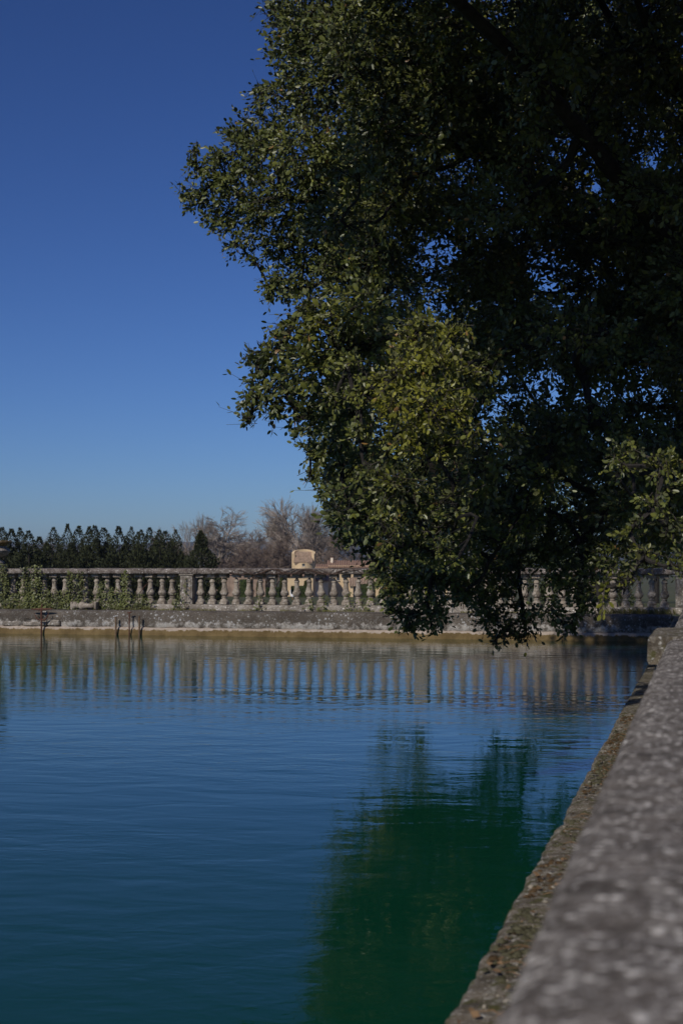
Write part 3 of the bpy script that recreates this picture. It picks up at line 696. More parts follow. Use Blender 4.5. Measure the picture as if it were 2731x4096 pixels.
# nothing of the crown may leave its outline against the sky by more than a leaf
keep &= ~frame | inside(px / K, py / K, SIL) | ((rng.random(len(px)) < 0.35) & (Ln < 0.084))
qx, qy = px / K, py / K                          # gaps below the skirt where the far balustrade shows through
keep &= ~((qx > 1203) & (qx < 1258) & (qy > 1296) & (qy < 1392) & (rng.random(len(px)) < 0.9))
keep &= ~((qx > 1400) & (qx < 1565) & (qy > 1322) & (qy < 1412) & (rng.random(len(px)) < 0.75))
O, A_, N_, S_, Ln, Tn, px, py, dd = [q[keep] for q in (O, A_, N_, S_, Ln, Tn, px, py, dd)]
W_ = Ln * rng.uniform(0.5, 0.72, len(Ln))
# the 300 leaves that show largest become single parts, chosen among those facing the viewer
face = np.abs((N_ * nrm(O - np.array([0, 0, HC]))).sum(1))
score = np.where((px > 40) & (px < 2690) & (py > 20) & (py < 2550), Ln * W_ / dd ** 2 * (0.3 + face), 0)
top = np.argsort(-score)[:300]; rest = np.ones(len(O), bool); rest[top] = False
LEAF_V4 = np.array([(0, 0, 0), (0.40, 0.32, -0.08), (0.38, 0.72, -0.07), (0, 1.0, -0.04), (-0.38, 0.72, -0.07), (-0.40, 0.32, -0.08)])
LEAF_F4 = np.array([(0, 1, 2), (0, 2, 3), (0, 3, 4), (0, 4, 5)])
def leaf_mesh(name, O, A, N, S, L, W, T, LEAF_V=LEAF_V, LEAF_F=LEAF_F):
    V = (O[:, None, :] + S[:, None, :] * (LEAF_V[None, :, 0:1] * W[:, None, None]) + A[:, None, :] * (LEAF_V[None, :, 1:2] * L[:, None, None]) + N[:, None, :] * (LEAF_V[None, :, 2:3] * L[:, None, None])).reshape(-1, 3)
    n = len(O); Fc = (LEAF_F[None] + (np.arange(n) * len(LEAF_V))[:, None, None]).reshape(-1, 3)
    me = bpy.data.meshes.new(name)
    me.vertices.add(len(V)); me.vertices.foreach_set('co', V.astype(np.float32).ravel())
    me.loops.add(Fc.size); me.loops.foreach_set('vertex_index', Fc.astype(np.int32).ravel())
    me.polygons.add(len(Fc)); me.polygons.foreach_set('loop_start', np.arange(0, Fc.size, 3, dtype=np.int32))
    me.polygons.foreach_set('use_smooth', np.ones(len(Fc), bool))
    at_ = me.attributes.new('tint', 'FLOAT_COLOR', 'POINT')
    col = np.ones((len(V), 4), np.float32); col[:, :3] = np.repeat(T, len(LEAF_V), 0); at_.data.foreach_set('color', col.ravel())
    me.materials.append(M['leaf']); me.update(); me.validate()
    return me
Bv = np.array(BASE)
me = leaf_mesh('foliage', O[rest] - Bv, A_[rest], N_[rest], S_[rest], Ln[rest], W_[rest], Tn[rest], LEAF_V4, LEAF_F4)
tag(link('foliage', me, oak), kind='stuff')
print('leaves', len(O), 'shoots', len(Sp))
one = [leaf_mesh('leaf', np.zeros((1, 3)), np.array([[0, 1., 0]]), np.array([[0, 0, 1.]]), np.array([[1., 0, 0]]), np.ones(1), np.ones(1), np.array([[a, b_, 0]])) for a, b_ in ((.3, .05), (.6, .2), (.5, .4), (.8, .3))]
for i in top:
    k = int(np.argmin([abs(Tn[i, 1] - q) for q in (.05, .2, .45, .3)]))
    o = bpy.data.objects.new('leaf', one[k]); C.objects.link(o); o.parent = oak
    m = Matrix.Identity(4)
    for r_ in range(3):
        m[r_][0] = S_[i, r_] * W_[i]; m[r_][1] = A_[i, r_] * Ln[i]; m[r_][2] = N_[i, r_] * Ln[i]; m[r_][3] = O[i, r_] - Bv[r_]
    o.matrix_local = m
# shoots' stems
n = len(Sp); ang = np.arange(3) * 2.0944
Td = nrm(Sd); a1 = nrm(np.cross(Td, np.array([0.3, 0.5, 0.8]))); a2 = np.cross(Td, a1)
stem = []
for k, r_ in ((0, 0.0030), (1.0, 0.0013)):
    for q in ang: stem.append(Sp + Sd * k + (a1 * math.cos(q) + a2 * math.sin(q)) * r_)
V = np.stack(stem, 1).reshape(-1, 3) - Bv
f1 = [(0, 1, 4, 3), (1, 2, 5, 4), (2, 0, 3, 5)]
Fc = (np.array(f1)[None] + (np.arange(n) * 6)[:, None, None]).reshape(-1, 4)
me = bpy.data.meshes.new('twigs'); me.vertices.add(len(V)); me.vertices.foreach_set('co', V.astype(np.float32).ravel())
me.loops.add(Fc.size); me.loops.foreach_set('vertex_index', Fc.astype(np.int32).ravel())
me.polygons.add(len(Fc)); me.polygons.foreach_set('loop_start', np.arange(0, Fc.size, 4, dtype=np.int32)); me.materials.append(M['twig']); me.update(); me.validate()
tag(link('twigs', me, oak), kind='stuff')
# trunk, limbs and branches that carry the boughs
tr = [BASE + Vector(q) for q in ((0, 0, -0.2), (0.0, 0, 0.1), (-0.1, -0.08, 0.9), (-0.3, -0.25, 1.7), (-0.35, -0.4, 2.5))]
obj('trunk', MB().tube(tr, [0.55, 0.46, 0.36, 0.33, 0.34], 14), M['bark'], oak, True)
limbs = []
for pts in limb_paths:
    limbs.append([pts, MB()]); limbs[-1][1].tube(pts, [0.14 * (1 - 0.85 * i / 9) for i in range(10)], 9)
# every bough grows from the nearest wood already there; wood thickens with what it carries
nodes = []; par_ = []; limb_of = []; plen = []
for li, (pts, _) in enumerate(limbs):
    for i, p in enumerate(pts):
        if i < 3: continue
        nodes.append(np.array(p)); par_.append(-1); limb_of.append(li); plen.append(i * 0.25)
order = sorted(range(len(blobs)), key=lambda i: (blobs[i][0] - fork).length); nb = []
for i in order:
    c = np.array(blobs[i][0]); N0 = np.array(nodes); d = np.linalg.norm(N0 - c, axis=1)
    if blobs[i][4] < 0.9:                         # outlying boughs reach forward from the wood behind them
        dv = nrm(c - np.array([0, 0, HC])); al = (N0 - c) @ dv; lat = np.linalg.norm((N0 - c) - al[:, None] * dv, axis=1)
        j = int(np.argmin(lat * 2.5 + 0.3 * np.abs(al)))
    else: j = int(np.argmin(d + 0.12 * np.array(plen)))
    nodes.append(c); par_.append(j); limb_of.append(limb_of[j]); plen.append(plen[j] + d[j]); nb.append((len(nodes) - 1, i))
load = np.ones(len(nodes))
for k in range(len(nodes) - 1, -1, -1):
    if par_[k] >= 0: load[par_[k]] += load[k]
for k, i in nb:
    p = Vector(nodes[par_[k]]); c = Vector(nodes[k]); L = (p - c).length; R = blobs[i][1]
    r1 = min(0.010 if blobs[i][4] < 0.9 else 0.03, 0.009 * load[k] ** 0.5); r0 = min(0.010 * max(load[k], load[par_[k]] if par_[par_[k]] >= 0 else load[k] + 1) ** 0.5, r1 * 1.5)
    pts = wander(p, c, 7, 0.05 * L, -0.03 * L, lr)
    limbs[limb_of[k]][1].tube(pts, [r0 + (r1 - r0) * q / 7 for q in range(8)], 5)
    for _ in range(7):                            # side sprays
        e = c + Vector(lr.normal(0, 1, 3)).normalized() * R * lr.uniform(0.5, 0.95)
        limbs[limb_of[k]][1].tube(wander(pts[int(lr.integers(4, 8))], e, 4, 0.05 * R, -0.02, lr), [0.006, 0.005, 0.004, 0.003, 0.002], 4)
for pts, b in limbs: obj('limb', b, M['bark'], oak, True)

# ------------------------------------------------------------------ ivy, grass and dry vine on the balustrade
def ivy(px_list, n, lab, seed, group):
    r_ = random.Random(seed); b = MB(); st = MB(); x0 = px_s(px_list[0][0], T0)
    o = thing('ivy', lab, 'ivy', (x0, T0 - 0.05, 0.51), group)
    for px_, ztop, wd, dens in px_list:
        xc = px_s(px_, T0)
        pts = []; z = 0.52
        while z < ztop:
            pts.append(Vector((xc + r_.uniform(-1, 1) * wd * 0.5, T0 - 0.02 - r_.random() * 0.04, z))); z += 0.09
        if len(pts) > 1: st.tube(pts, 0.006, 4)
        for _ in range(int(n * dens * 1.5)):
            k = r_.random() ** 1.5; z = 0.53 + (ztop - 0.53) * k
            x = xc + r_.gauss(0, 1) * wd * (1.25 - 0.8 * k); y = T0 - 0.03 - abs(r_.gauss(0, 0.06)) * (1.4 - k)
            if r_.random() < 0.25: y += 0.18
            L = r_.uniform(0.022, 0.05); a = r_.uniform(0, 6.3)
            nrm_ = Vector((r_.gauss(-0.2, .5), -1 + r_.gauss(0, .3), r_.gauss(0.5, .5))).normalized()
            t_ = nrm_.cross(Vector((math.cos(a), 0.2, math.sin(a)))).normalized(); s_ = nrm_.cross(t_); p = Vector((x, y, z))
            b.add([p, p + t_ * L * .5 + s_ * L * .55, p + t_ * L * 1.1, p + t_ * L * .5 - s_ * L * .55], [(0, 1, 2), (0, 2, 3)])
    if st.v: obj('stem', st, M['vine'], o)
    tag(obj('leaves', b, M['ivy'], o), kind='stuff')
ivy([(18, 1.52, 0.11, 1.2), (60, 0.85, 0.10, 0.5)], 260, 'ivy climbing over the rail beside the urn at left edge', 1, 'ivy on the balustrade')
ivy([(104, 1.46, 0.10, 1.1), (148, 1.50, 0.12, 1.3), (125, 0.9, 0.14, .6), (195, 0.95, 0.09, .6), (160, 0.72, 0.3, .7)], 260, 'thick ivy behind the mooring iron covering balusters up to the rail', 2, 'ivy on the balustrade')
ivy([(240, 0.95, 0.12, .7), (286, 1.40, 0.07, .9), (325, 1.35, 0.09, .9), (270, 0.72, 0.2, .5)], 230, 'ivy on the balusters left of the gap by the fallen baluster', 3, 'ivy on the balustrade')
ivy([(410, 1.15, 0.10, .8), (455, 1.0, 0.12, .7), (505, 1.38, 0.08, 1.0), (480, 0.7, 0.2, .5), (560, 0.85, 0.10, .5), (590, 0.75, 0.12, .4)], 230, 'ivy on the balusters right of the gap above the wooden posts', 4, 'ivy on the balustrade')
ivy([(1040, 0.85, 0.05, .5), (1240, 0.78, 0.06, .5), (1300, 0.85, 0.05, .5), (1400, 0.92, 0.06, .7), (1455, 0.8, 0.08, .5)], 60, 'sparse ivy tufts at the foot of balusters in front of the house', 5, 'ivy on the balustrade')
ivy([(700, 0.9, 0.04, .6), (722, 1.1, 0.03, .6), (745, 1.25, 0.02, .5)], 50, 'single strand of ivy trailing across the face of the bare pier', 6, 'ivy on the balustrade')
def grass(name, spans, n, lab, seed):
    r_ = random.Random(seed); b = MB()
    for a, c, h in spans:
        xa, xc = px_s(a, T0), px_s(c, T0)
        for _ in range(int(n * abs(xc - xa))):
            x = r_.uniform(xa, xc); y = T0 - 0.02 - abs(r_.gauss(0, 0.09)); L = h * r_.uniform(0.4, 1.2)
            if float(vnoise(x * 2.2, 1, seed)) < -0.15: continue
            dx, dy = r_.gauss(0, .35) * L, r_.gauss(0, .3) * L; w_ = 0.004
            b.add([(x - w_, y, 0.508), (x + w_, y, 0.508), (x + dx * .4 + w_ * .7, y + dy * .4, 0.508 + L * .6), (x + dx, y + dy, 0.508 + L)], [(0, 1, 2), (0, 2, 3)])
    tag(obj(name, b, M['grass']), lab, 'grass', kind='stuff')
grass('grass', [(0, 260, 0.11), (440, 620, 0.10), (620, 1500, 0.05), (1800, 2300, 0.05), (2400, 2700, 0.13)], 260, 'tufts of dry grass along the foot of the balustrade', 9)
v_ = thing('dry_vine', 'leafless brown vine twining along the rail before the round tower', 'vine', (px_s(1000, T0), T0 - 0.02, 1.35))
r_ = random.Random(8)
for k in range(9):
    a = 880 + r_.uniform(0, 330); L = r_.uniform(180, 420); pts = []
    ph, fr = r_.uniform(0, 6), r_.uniform(0.02, 0.05)
    for i in range(26):
        px_ = a + L * i / 25
        z = 1.36 + 0.055 * math.sin(ph + fr * px_) + r_.uniform(-.012, .012)
        pts.append((px_s(px_, T0), T0 - 0.012 - 0.012 * r_.random() - (0 if z < 1.41 else -0.05), min(z, 1.435)))
    obj('vine_stem', MB().tube(pts, [0.009 * (1 - 0.6 * i / 25) for i in range(26)], 5), M['vine'], v_)
pts = [(px_s(q, T0), T0 - 0.015 + 0.02 * (q % 3), z) for q, z in ((1062, 1.33), (1030, 1.31), (1010, 1.24), (1000, 1.12), (1008, 1.02), (1016, 0.92), (1012, 0.80), (1016, 0.66))]
obj('hanging_stem', MB().tube(pts, 0.008, 5), M['vine'], v_)

# ------------------------------------------------------------------ background trees
def gzl(D): return gz(0, D * 0.97)
def conifer_mesh(name, seed, H, R, tops, cards=5200):
    r_ = np.random.default_rng(seed); b = MB()
    for k in range(cards):
        t_ = tops[r_.integers(len(tops))]; z = H * t_[1] * (0.97 * r_.random() ** 0.9)
        kk = z / (H * t_[1]); wave = 0.86 + 0.2 * math.sin(kk * 21 + t_[0] * 40 + seed * 2.1)
        rad = R * t_[2] * min(1.0, ((1 - kk) / .58)) ** 1.1 * wave + 0.012
        a = r_.uniform(0, 6.283); rr = rad * r_.uniform(0.5, 1.08)
        lean = t_[0] * min(1, kk * 2.2) + 0.10 * max(0, kk - 0.8) / 0.2 * (1 if seed % 2 else -1) * 0.6
        p = Vector((lean + rr * math.cos(a), rr * math.sin(a), z)); L = r_.uniform(0.14, 0.34) * (1.1 - 0.75 * kk)
        d = Vector((math.cos(a) * .6 + r_.normal(0, .25), math.sin(a) * .6 + r_.normal(0, .25), 0.9 + r_.normal(0, .25))).normalized()
        s = d.cross(Vector((r_.normal(), r_.normal(), r_.normal()))).normalized() * L * 0.22
        b.add([p - s, p + s, p + d * L * .6 + s * .8, p + d * L, p + d * L * .6 - s * .8], [(0, 1, 2, 3, 4)])
    return mesh(name, b, M['conifer']), H
con = [conifer_mesh('crown', 1, 5.0, 1.45, [(0, 1, 1), (0.5, .80, .75), (-0.45, .70, .8)]), conifer_mesh('crown', 2, 5.0, 1.25, [(0, 1, 1), (-0.42, .82, .7)]),
       conifer_mesh('crown', 3, 5.0, 1.4, [(0, 1, 1), (0.4, .84, .75), (0.75, .68, .7)]), conifer_mesh('crown', 4, 5.0, 1.35, [(0, 1, 1)], 5000),
       conifer_mesh('crown', 7, 5.0, 1.1, [(0, 1, 1), (-0.5, .72, .9), (0.3, .6, 1)]), conifer_mesh('crown', 8, 5.0, 1.55, [(0, 1, .8), (0.5, .74, 1), (-0.6, .62, 1)])]
trunk_me = mesh('trunk', MB().tube([(0, 0, -0.3), (0, 0, 1.2), (0, 0, 3.4)], [0.11, 0.09, 0.03], 7), M['bark'])
row = [(-25, 2125, 1), (18, 2112, 0), (40, 2118, 1), (82, 2113, 2), (118, 2126, 1), (150, 2150, 2), (212, 2112, 0), (275, 2098, 0), (312, 2106, 1), (352, 2108, 2), (372, 2104, 1), (420, 2114, 0), (478, 2108, 1), (515, 2110, 0), (540, 2130, 2), (566, 2122, 1), (602, 2112, 2), (640, 2122, 1), (668, 2128, 0), (700, 2122, 0)]
words = ['first', 'second', 'third', 'fourth', 'fifth', 'sixth', 'seventh', 'eighth', 'ninth', 'tenth', 'eleventh', 'twelfth', 'thirteenth', 'fourteenth', 'fifteenth', 'sixteenth', 'seventeenth', 'eighteenth', 'nineteenth', 'twentieth']
random.seed(2)
for k, (px_, py_, vv) in enumerate(row):
    D = 88 + random.uniform(-2.5, 2.5); zt = HC + (HORIZ - py_) / F * D; g0 = gzl(D); h = zt - g0 + 0.15
    p = lev((px_ - CX) / F * D, D, g0)
    lab = f'{words[k]} dark conifer from the left in the dense row behind the balustrade' if k else 'dark conifer half cut off at the left edge behind the urn'
    o = thing('conifer_tree', lab, 'tree', p, 'dark conifers in a row behind the balustrade', random.uniform(0, 6.3))
    vv = vv if random.random() < .55 else random.choice((4, 5)); q = random.uniform(.75, 1.3)
    c = link('crown', con[vv][0], o, (0, 0, 0), (random.uniform(-.03, .03), random.uniform(-.03, .03), 0)); c.scale = (q, q * random.uniform(.9, 1.1), h / 5.0); link('trunk', trunk_me, o)
D = 84; g0 = gzl(D); zt = HC + (HORIZ - 2116) / F * D
o = thing('conifer_tree', 'single cone-shaped dark conifer standing apart at the right end of the row', 'tree', lev((806 - CX) / F * D, D, g0), 'dark conifers in a row behind the balustrade')
c = link('crown', con[3][0], o); c.scale = (0.95, 0.95, (zt - g0) / 5.0); link('trunk', trunk_me, o)

def bare_mesh(name, seed, H, spread, levels=5, droop=0.0, trunk=0.28, mat='bare', flat=0.0):
    r_ = np.random.default_rng(seed); b = MB(); tips = []
    def grow(p, d, L, r, lv):
        n = 3; pts = [p]; q = p; dd = d.copy()
        for i in range(n):
            dd = (dd + Vector(r_.normal(0, 0.13, 3)) + Vector((0, 0, -droop if lv < 3 else 0.03))).normalized(); q = q + dd * L / n; pts.append(q)
        b.tube(pts, [r * (1 - 0.35 * i / n) for i in range(n + 1)], 5 if lv > 3 else 3, False)
        if lv == 0: return
        m = int(r_.integers(3, 5)) + (1 if lv <= 2 else 0)
        for k in range(m):
            s = pts[-1] if k == 0 else pts[1].lerp(pts[3], r_.random())
            ax = Vector(r_.normal(0, 1, 3)).normalized(); a = r_.uniform(0.3, 0.75) * spread * (0.45 if k == 0 else 1)
            e = dd.copy(); e.rotate(Matrix.Rotation(a, 3, dd.cross(ax).normalized()))
            e.z *= (1 - flat); e.normalize()
            grow(s, e, L * r_.uniform(0.6, 0.82), max(0.016, r * 0.6), lv - 1)
    grow(Vector((0, 0, -0.3)), Vector((r_.normal(0, .06), r_.normal(0, .06), 1)).normalized(), H * 0.30, trunk, levels)
    zm = max(v[2] for v in b.v)
    b.v = [(v[0] * H / zm, v[1] * H / zm, v[2] * H / zm) for v in b.v]
    return mesh(name, b, M[mat])
bare = {'A': bare_mesh('branches', 12, 12, 1.05, 6, 0.02, 0.22, flat=0.18), 'B': bare_mesh('branches', 5, 15, 0.8, 6, 0, 0.26), 'C': bare_mesh('branches', 9, 9, 1.15, 6, 0.02, 0.18, 'bare_red'), 'D': bare_mesh('branches', 21, 14, 0.75, 6, 0, 0.24)}
hh = {'A': 12, 'B': 15, 'C': 9, 'D': 14}
bt = [(838, 2022, 205, 'A', 1.5, 'leafless tree with a broad wind-swept crown above the conifers'), (755, 2046, 210, 'B', .8, 'slim leafless tree left of the broad wind-swept one'),
      (1215, 1972, 235, 'B', 1.15, 'tallest leafless tree, rising behind the round tower'), (1130, 2030, 240, 'D', 1.0, 'leafless tree left of the tall one behind the tower'), (1300, 2005, 238, 'D', 1.1, 'leafless tree half hidden by the oak right of the tower'), (1420, 2060, 240, 'B', 1.0, 'leafless tree seen through the oak above the long tiled roof'),
      (640, 2105, 215, 'C', 1.0, 'leafless tree top peeping over the conifer row at its right end'), (250, 2132, 220, 'C', .9, 'leafless tree top peeping over the conifer row in the middle'),
      (905, 2128, 220, 'C', 1.2, 'reddish bare thicket tree right of the lone conifer'), (960, 2108, 225, 'C', 1.2, 'reddish bare thicket tree under the gap of sky'), (1015, 2112, 222, 'A', .8, 'bare thicket tree midway between lone conifer and tower'), (1065, 2098, 228, 'C', 1.1, 'darker bare thicket tree just left of the round tower'), (880, 2160, 200, 'C', 1.3, 'low brown bare bush beside the lone conifer'), (990, 2165, 200, 'C', 1.4, 'low brown bare bush in the middle of the thicket'), (1090, 2150, 218, 'C', 1.2, 'low brown bare bush against the round tower'), (1380, 2120, 225, 'C', 1.3, 'bare brown tree behind the long tiled roof')]
for px_, py_, D, kind, wx, lab in bt:
    g0 = gzl(D); h = HC + (HORIZ - py_) / F * D - g0
    o = thing('bare_tree', lab, 'tree', lev((px_ - CX) / F * D, D, g0), 'leafless trees in the background', random.uniform(0, 6.3))
    c = link('branches', bare[kind], o); s = h / hh[kind]; c.scale = (s * wx, s * wx, s)

def bushy_mesh(name, seed, H, R, mat, n=5200, z0=0.12):
    r_ = np.random.default_rng(seed); b = MB()
    cl = [(Vector((r_.normal(0, .45) * R, r_.normal(0, .45) * R, H * r_.uniform(z0 + .1, .92))), R * r_.uniform(.25, .5)) for _ in range(26)]
    for k in range(n):
        c, rr = cl[r_.integers(26)]; d = Vector(r_.normal(0, 1, 3)).normalized(); p = c + d * rr * r_.uniform(.6, 1); L = r_.uniform(.12, .3)
        t_ = (d + Vector(r_.normal(0, .6, 3))).normalized(); s = t_.cross(Vector(r_.normal(0, 1, 3))).normalized() * L * .3
        b.add([p - s, p + s, p + t_ * L], [(0, 1, 2)])
    return mesh(name, b, M[mat])
bush = [bushy_mesh('crown', 1, 10, 3.2, 'pine'), bushy_mesh('crown', 2, 10, 3.0, 'pine'), bushy_mesh('crown', 3, 3, 1.4, 'pine', 3600, 0.0)]
btr = mesh('trunk', MB().tube([(0, 0, -.3), (0.1, 0, 3), (0, .1, 7)], [.22, .16, .05], 8), M['bark'])
for px_, py_, D, kd, w_, lab in ((2190, 1640, 78, 0, 1.0, 'tall bushy evergreen seen through the oak right of centre'), (2360, 1720, 84, 1, 1.0, 'bushy evergreen at the right behind the oak foliage'), (2620, 1800, 76, 0, .9, 'evergreen at the right edge behind the oak foliage'), (2050, 2030, 90, 1, .8, 'lower evergreen left of the tall one behind the oak'),
                            (2250, 2230, 60, 2, .9, 'rounded dark shrub behind the balusters under the oak'), (2480, 2225, 58, 2, .9, 'rounded dark shrub behind the balusters near the grass'), (1960, 2200, 66, 2, 1.0, 'dark shrub behind the balusters right of the house')):
    g0 = gzl(D); h = HC + (HORIZ - py_) / F * D - g0; s = h / (3 if kd == 2 else 10)
    o = thing('evergreen_tree' if kd < 2 else 'shrub', lab, 'tree' if kd < 2 else 'shrub', lev((px_ - CX) / F * D, D, g0), None, random.uniform(0, 6.3))
    c = link('crown', bush[kd], o); c.scale = (w_ * max(s, .8), w_ * max(s, .8), s)
    if kd < 2: t_ = link('trunk', btr, o); t_.scale = (s, s, s)
    else: t_ = link('trunk', btr, o); t_.scale = (.25, .25, .2)

# ------------------------------------------------------------------ garden: clipped hedges and slim cypresses beyond the balustrade
def garden_cypress(px_, ytop, wpx, D, lab, k):
    g0 = gzl(D); h = HC + (HORIZ - ytop) / F * D - g0; R = wpx / F * D / 2
    o = thing('garden_cypress', lab, 'tree', lev((px_ - CX) / F * D, D, g0), 'slim clipped cypresses in the garden', 0)
    r_ = np.random.default_rng(k); b = MB()
    for _ in range(900):
        kk = r_.random() ** .8; a = r_.uniform(0, 6.28); rr = R * (1 - kk ** 3) * r_.uniform(.85, 1.05); p = Vector((rr * math.cos(a), rr * math.sin(a), h * kk)); L = .28
        d = Vector((math.cos(a) * .3 + r_.normal(0, .2), math.sin(a) * .3 + r_.normal(0, .2), 1)).normalized(); s = d.cross(Vector(r_.normal(0, 1, 3))).normalized() * .07
        b.add([p - s, p + s, p + d * L], [(0, 1, 2)])
    link('crown', mesh('crown', b, M['cypress']), o)
    link('trunk', mesh('trunk', MB().tube([(0, 0, -.2), (0, 0, h * .8)], [.1, .03], 6), M['bark']), o)
for k, (px_, yt, wp, lab) in enumerate(((1130, 2305, 20, 'slim cypress left of the round tower, seen between balusters'), (882, 2330, 16, 'slim cypress seen between balusters right of the pier'), (1036, 2325, 16, 'slim cypress seen between balusters in the middle of the garden'), (1222, 2330, 12, 'slim cypress before the pale wall under the tower'), (1478, 2320, 24, 'slim cypress in front of the lean-to roof'), (1610, 2320, 22, 'slim cypress behind the oak tip right of the house'))):
    garden_cypress(px_, yt, wp, 150 + k, lab, k)
for px0, px1, yt, D, lab in ((1066, 1120, 2352, 150, 'clipped box hedge block left of the slim cypress'), (1165, 1235, 2346, 152, 'clipped box hedge block in front of the tower base'), (1432, 1500, 2338, 156, 'clipped hedge block by the barred door of the house'), (960, 1010, 2320, 160, 'tall clipped hedge before the pink stone wall')):
    g0 = gzl(D); x0, x1 = (px0 - CX) / F * D, (px1 - CX) / F * D; h = HC + (HORIZ - yt) / F * D - g0; xc = (x0 + x1) / 2
    o = thing('hedge', lab, 'hedge', lev(xc, D, g0), 'clipped hedges in the garden', YAW)
    b = MB(); b.bbox(x0 - xc, x1 - xc, -.7, .7, -.1, h, .08); q = obj('clipped_mass', b, M['hedge'], o, world=False)
    b = MB(); r_ = np.random.default_rng(int(px0))
    for _ in range(700):
        p = Vector((r_.uniform(x0 - xc, x1 - xc), -.7 + r_.uniform(-.05, .05), r_.uniform(0, h))) if r_.random() < .7 else Vector((r_.uniform(x0 - xc, x1 - xc), r_.uniform(-.7, .7), h))
        d = Vector(r_.normal(0, 1, 3)).normalized() * .14; s = d.cross(Vector(r_.normal(0, 1, 3))).normalized() * .06; b.add([p - s, p + s, p + d], [(0, 1, 2)])
    tag(obj('leaves', b, M['hedge'], o, world=False), kind='stuff')

# ------------------------------------------------------------------ house with round tower, about 200 m away
def LX(px_, D): return (px_ - CX) / F * D
def LZ(py_, D): return HC + (HORIZ - py_) / F * D
D0 = 196.0; g0 = gzl(D0)
def bt_thing(name, lab, px_, D):
    return thing(name, lab, 'building', lev(LX(px_, D), D, gzl(D)), None, YAW), LX(px_, D), D, gzl(D)
def loc_box(px0, px1, py0, py1, D, dep, ref, mat, name, parent, b_=0.02):
    _, rx, rD, rz = ref; b = MB(); b.bbox(LX(px0, D) - rx, LX(px1, D) - rx, D - rD, D - rD + dep, LZ(py1, D) - rz, LZ(py0, D) - rz, b_)
    return obj(name, b, M[mat], parent, world=False)
def tile_roof(ref, px0, px1, py_eave, py_ridge, D, dep, mat, parent, pitch_px=9.0, ridge_in=0.0):
    """mono-pitch roof rising away from the viewer, built of rows of barrel tiles running up the slope"""
    _, rx, rD, rz = ref; x0, x1 = LX(px0, D) - rx, LX(px1, D) - rx; ze, zr = LZ(py_eave, D) - rz, LZ(py_ridge, D) - rz
    y0, y1 = D - rD - .25, D - rD + dep
    b = MB(); b.add([(x0, y0, ze), (x1, y0, ze), (x1 - ridge_in, y1, zr), (x0 + ridge_in, y1, zr), (x0, y0, ze - .12), (x1, y0, ze - .12), (x1 - ridge_in, y1, zr - .12), (x0 + ridge_in, y1, zr - .12)],
                    [(0, 1, 2, 3), (7, 6, 5, 4), (0, 4, 5, 1), (1, 5, 6, 2), (2, 6, 7, 3), (3, 7, 4, 0)])
    ro = obj('roof', b, M[mat], parent, world=False)
    n = max(3, int((x1 - x0) / (pitch_px / F * D)))
    t = MB(); wv = (x1 - x0) / n
    for i in range(n):
        k = (i + .5) / n; xa = x0 + (x1 - x0) * k; xb = x0 + ridge_in + (x1 - x0 - 2 * ridge_in) * k
        t.tube([(xa, y0 - .05, ze + .01), (xb, y1, zr + .01)], wv * .36, 6)
    q = obj('tile_rows', t, M[mat], ro, world=False); tag(q, kind='stuff')
    return ro
# round tower (raised curved wall at the back, single-pitch tiled roof inside it)
Dt = 200.0; ref = bt_thing('tower', 'round ochre tower with raised back wall and small sloping tiled roof', 1214, Dt); tw = ref[0]; rz = ref[3]
Rt = LX(1214 + 47, Dt) - LX(1214, Dt)
def tower_wall(a0, a1, z0, z1, n=28, th=0.35):
    b = MB(); v = []
    for i in range(n + 1):
        a = a0 + (a1 - a0) * i / n; c_, s_ = math.cos(a), math.sin(a)
        zz = z1(a) if callable(z1) else z1
        v += [(Rt * c_, Rt * s_, z0), (Rt * c_, Rt * s_, zz), ((Rt - th) * c_, (Rt - th) * s_, zz), ((Rt - th) * c_, (Rt - th) * s_, z0)]
    f = [(4 * i + k, 4 * i + (k + 1) % 4, 4 * i + 4 + (k + 1) % 4, 4 * i + 4 + k) for i in range(n) for k in range(4)] + [(0, 1, 2, 3), (4 * n + 3, 4 * n + 2, 4 * n + 1, 4 * n)]
    b.v = v; b.f = f; return b
zt = LZ(2200, Dt) - rz; ze = LZ(2250, Dt) - rz
obj('wall', tower_wall(-math.pi * .86, -math.pi * .14, -.2, ze - .06), M['cream'], tw, True, world=False)
obj('back_wall', tower_wall(-math.pi * .14, math.pi * 1.14, -.2, lambda a: zt - .5 + .62 * max(0, math.sin(a)) ** .7, 40), M['cream'], tw, True, world=False)
hw = Rt * .80; b = MB()
y0, y1 = -Rt * .72, Rt * .55; zr = LZ(2207, Dt) - rz
b.add([(-hw, y0 - .35, ze), (hw, y0 - .35, ze), (hw, y1, zr), (-hw, y1, zr), (-hw, y0 - .35, ze - .14), (hw, y0 - .35, ze - .14), (hw, y1, zr - .14), (-hw, y1, zr - .14)], [(0, 1, 2, 3), (7, 6, 5, 4), (0, 4, 5, 1), (1, 5, 6, 2), (2, 6, 7, 3), (3, 7, 4, 0)])
ro = obj('roof', b, M['oldtile'], tw, world=False)
for i in range(15):
    x = -hw + 2 * hw * (i + .5) / 15; obj('tile_row', MB().tube([(x, y0 - .42, ze + .0), (x, y1, zr + .0)], hw / 15 * .8, 6), M['oldtile'], ro, world=False)
b = MB(); zwin = LZ(2264, Dt) - rz; b.bbox(-.16, .22, -Rt - .03, -Rt + .3, zwin, zwin + .34, .01); wi = obj('window', b, M['darkwin'], tw, world=False)
b = MB(); b.bbox(-.26, .32, -Rt - .06, -Rt + .2, zwin - .1, zwin - .002, .01); obj('sill', b, M['white_wall'], wi, world=False)

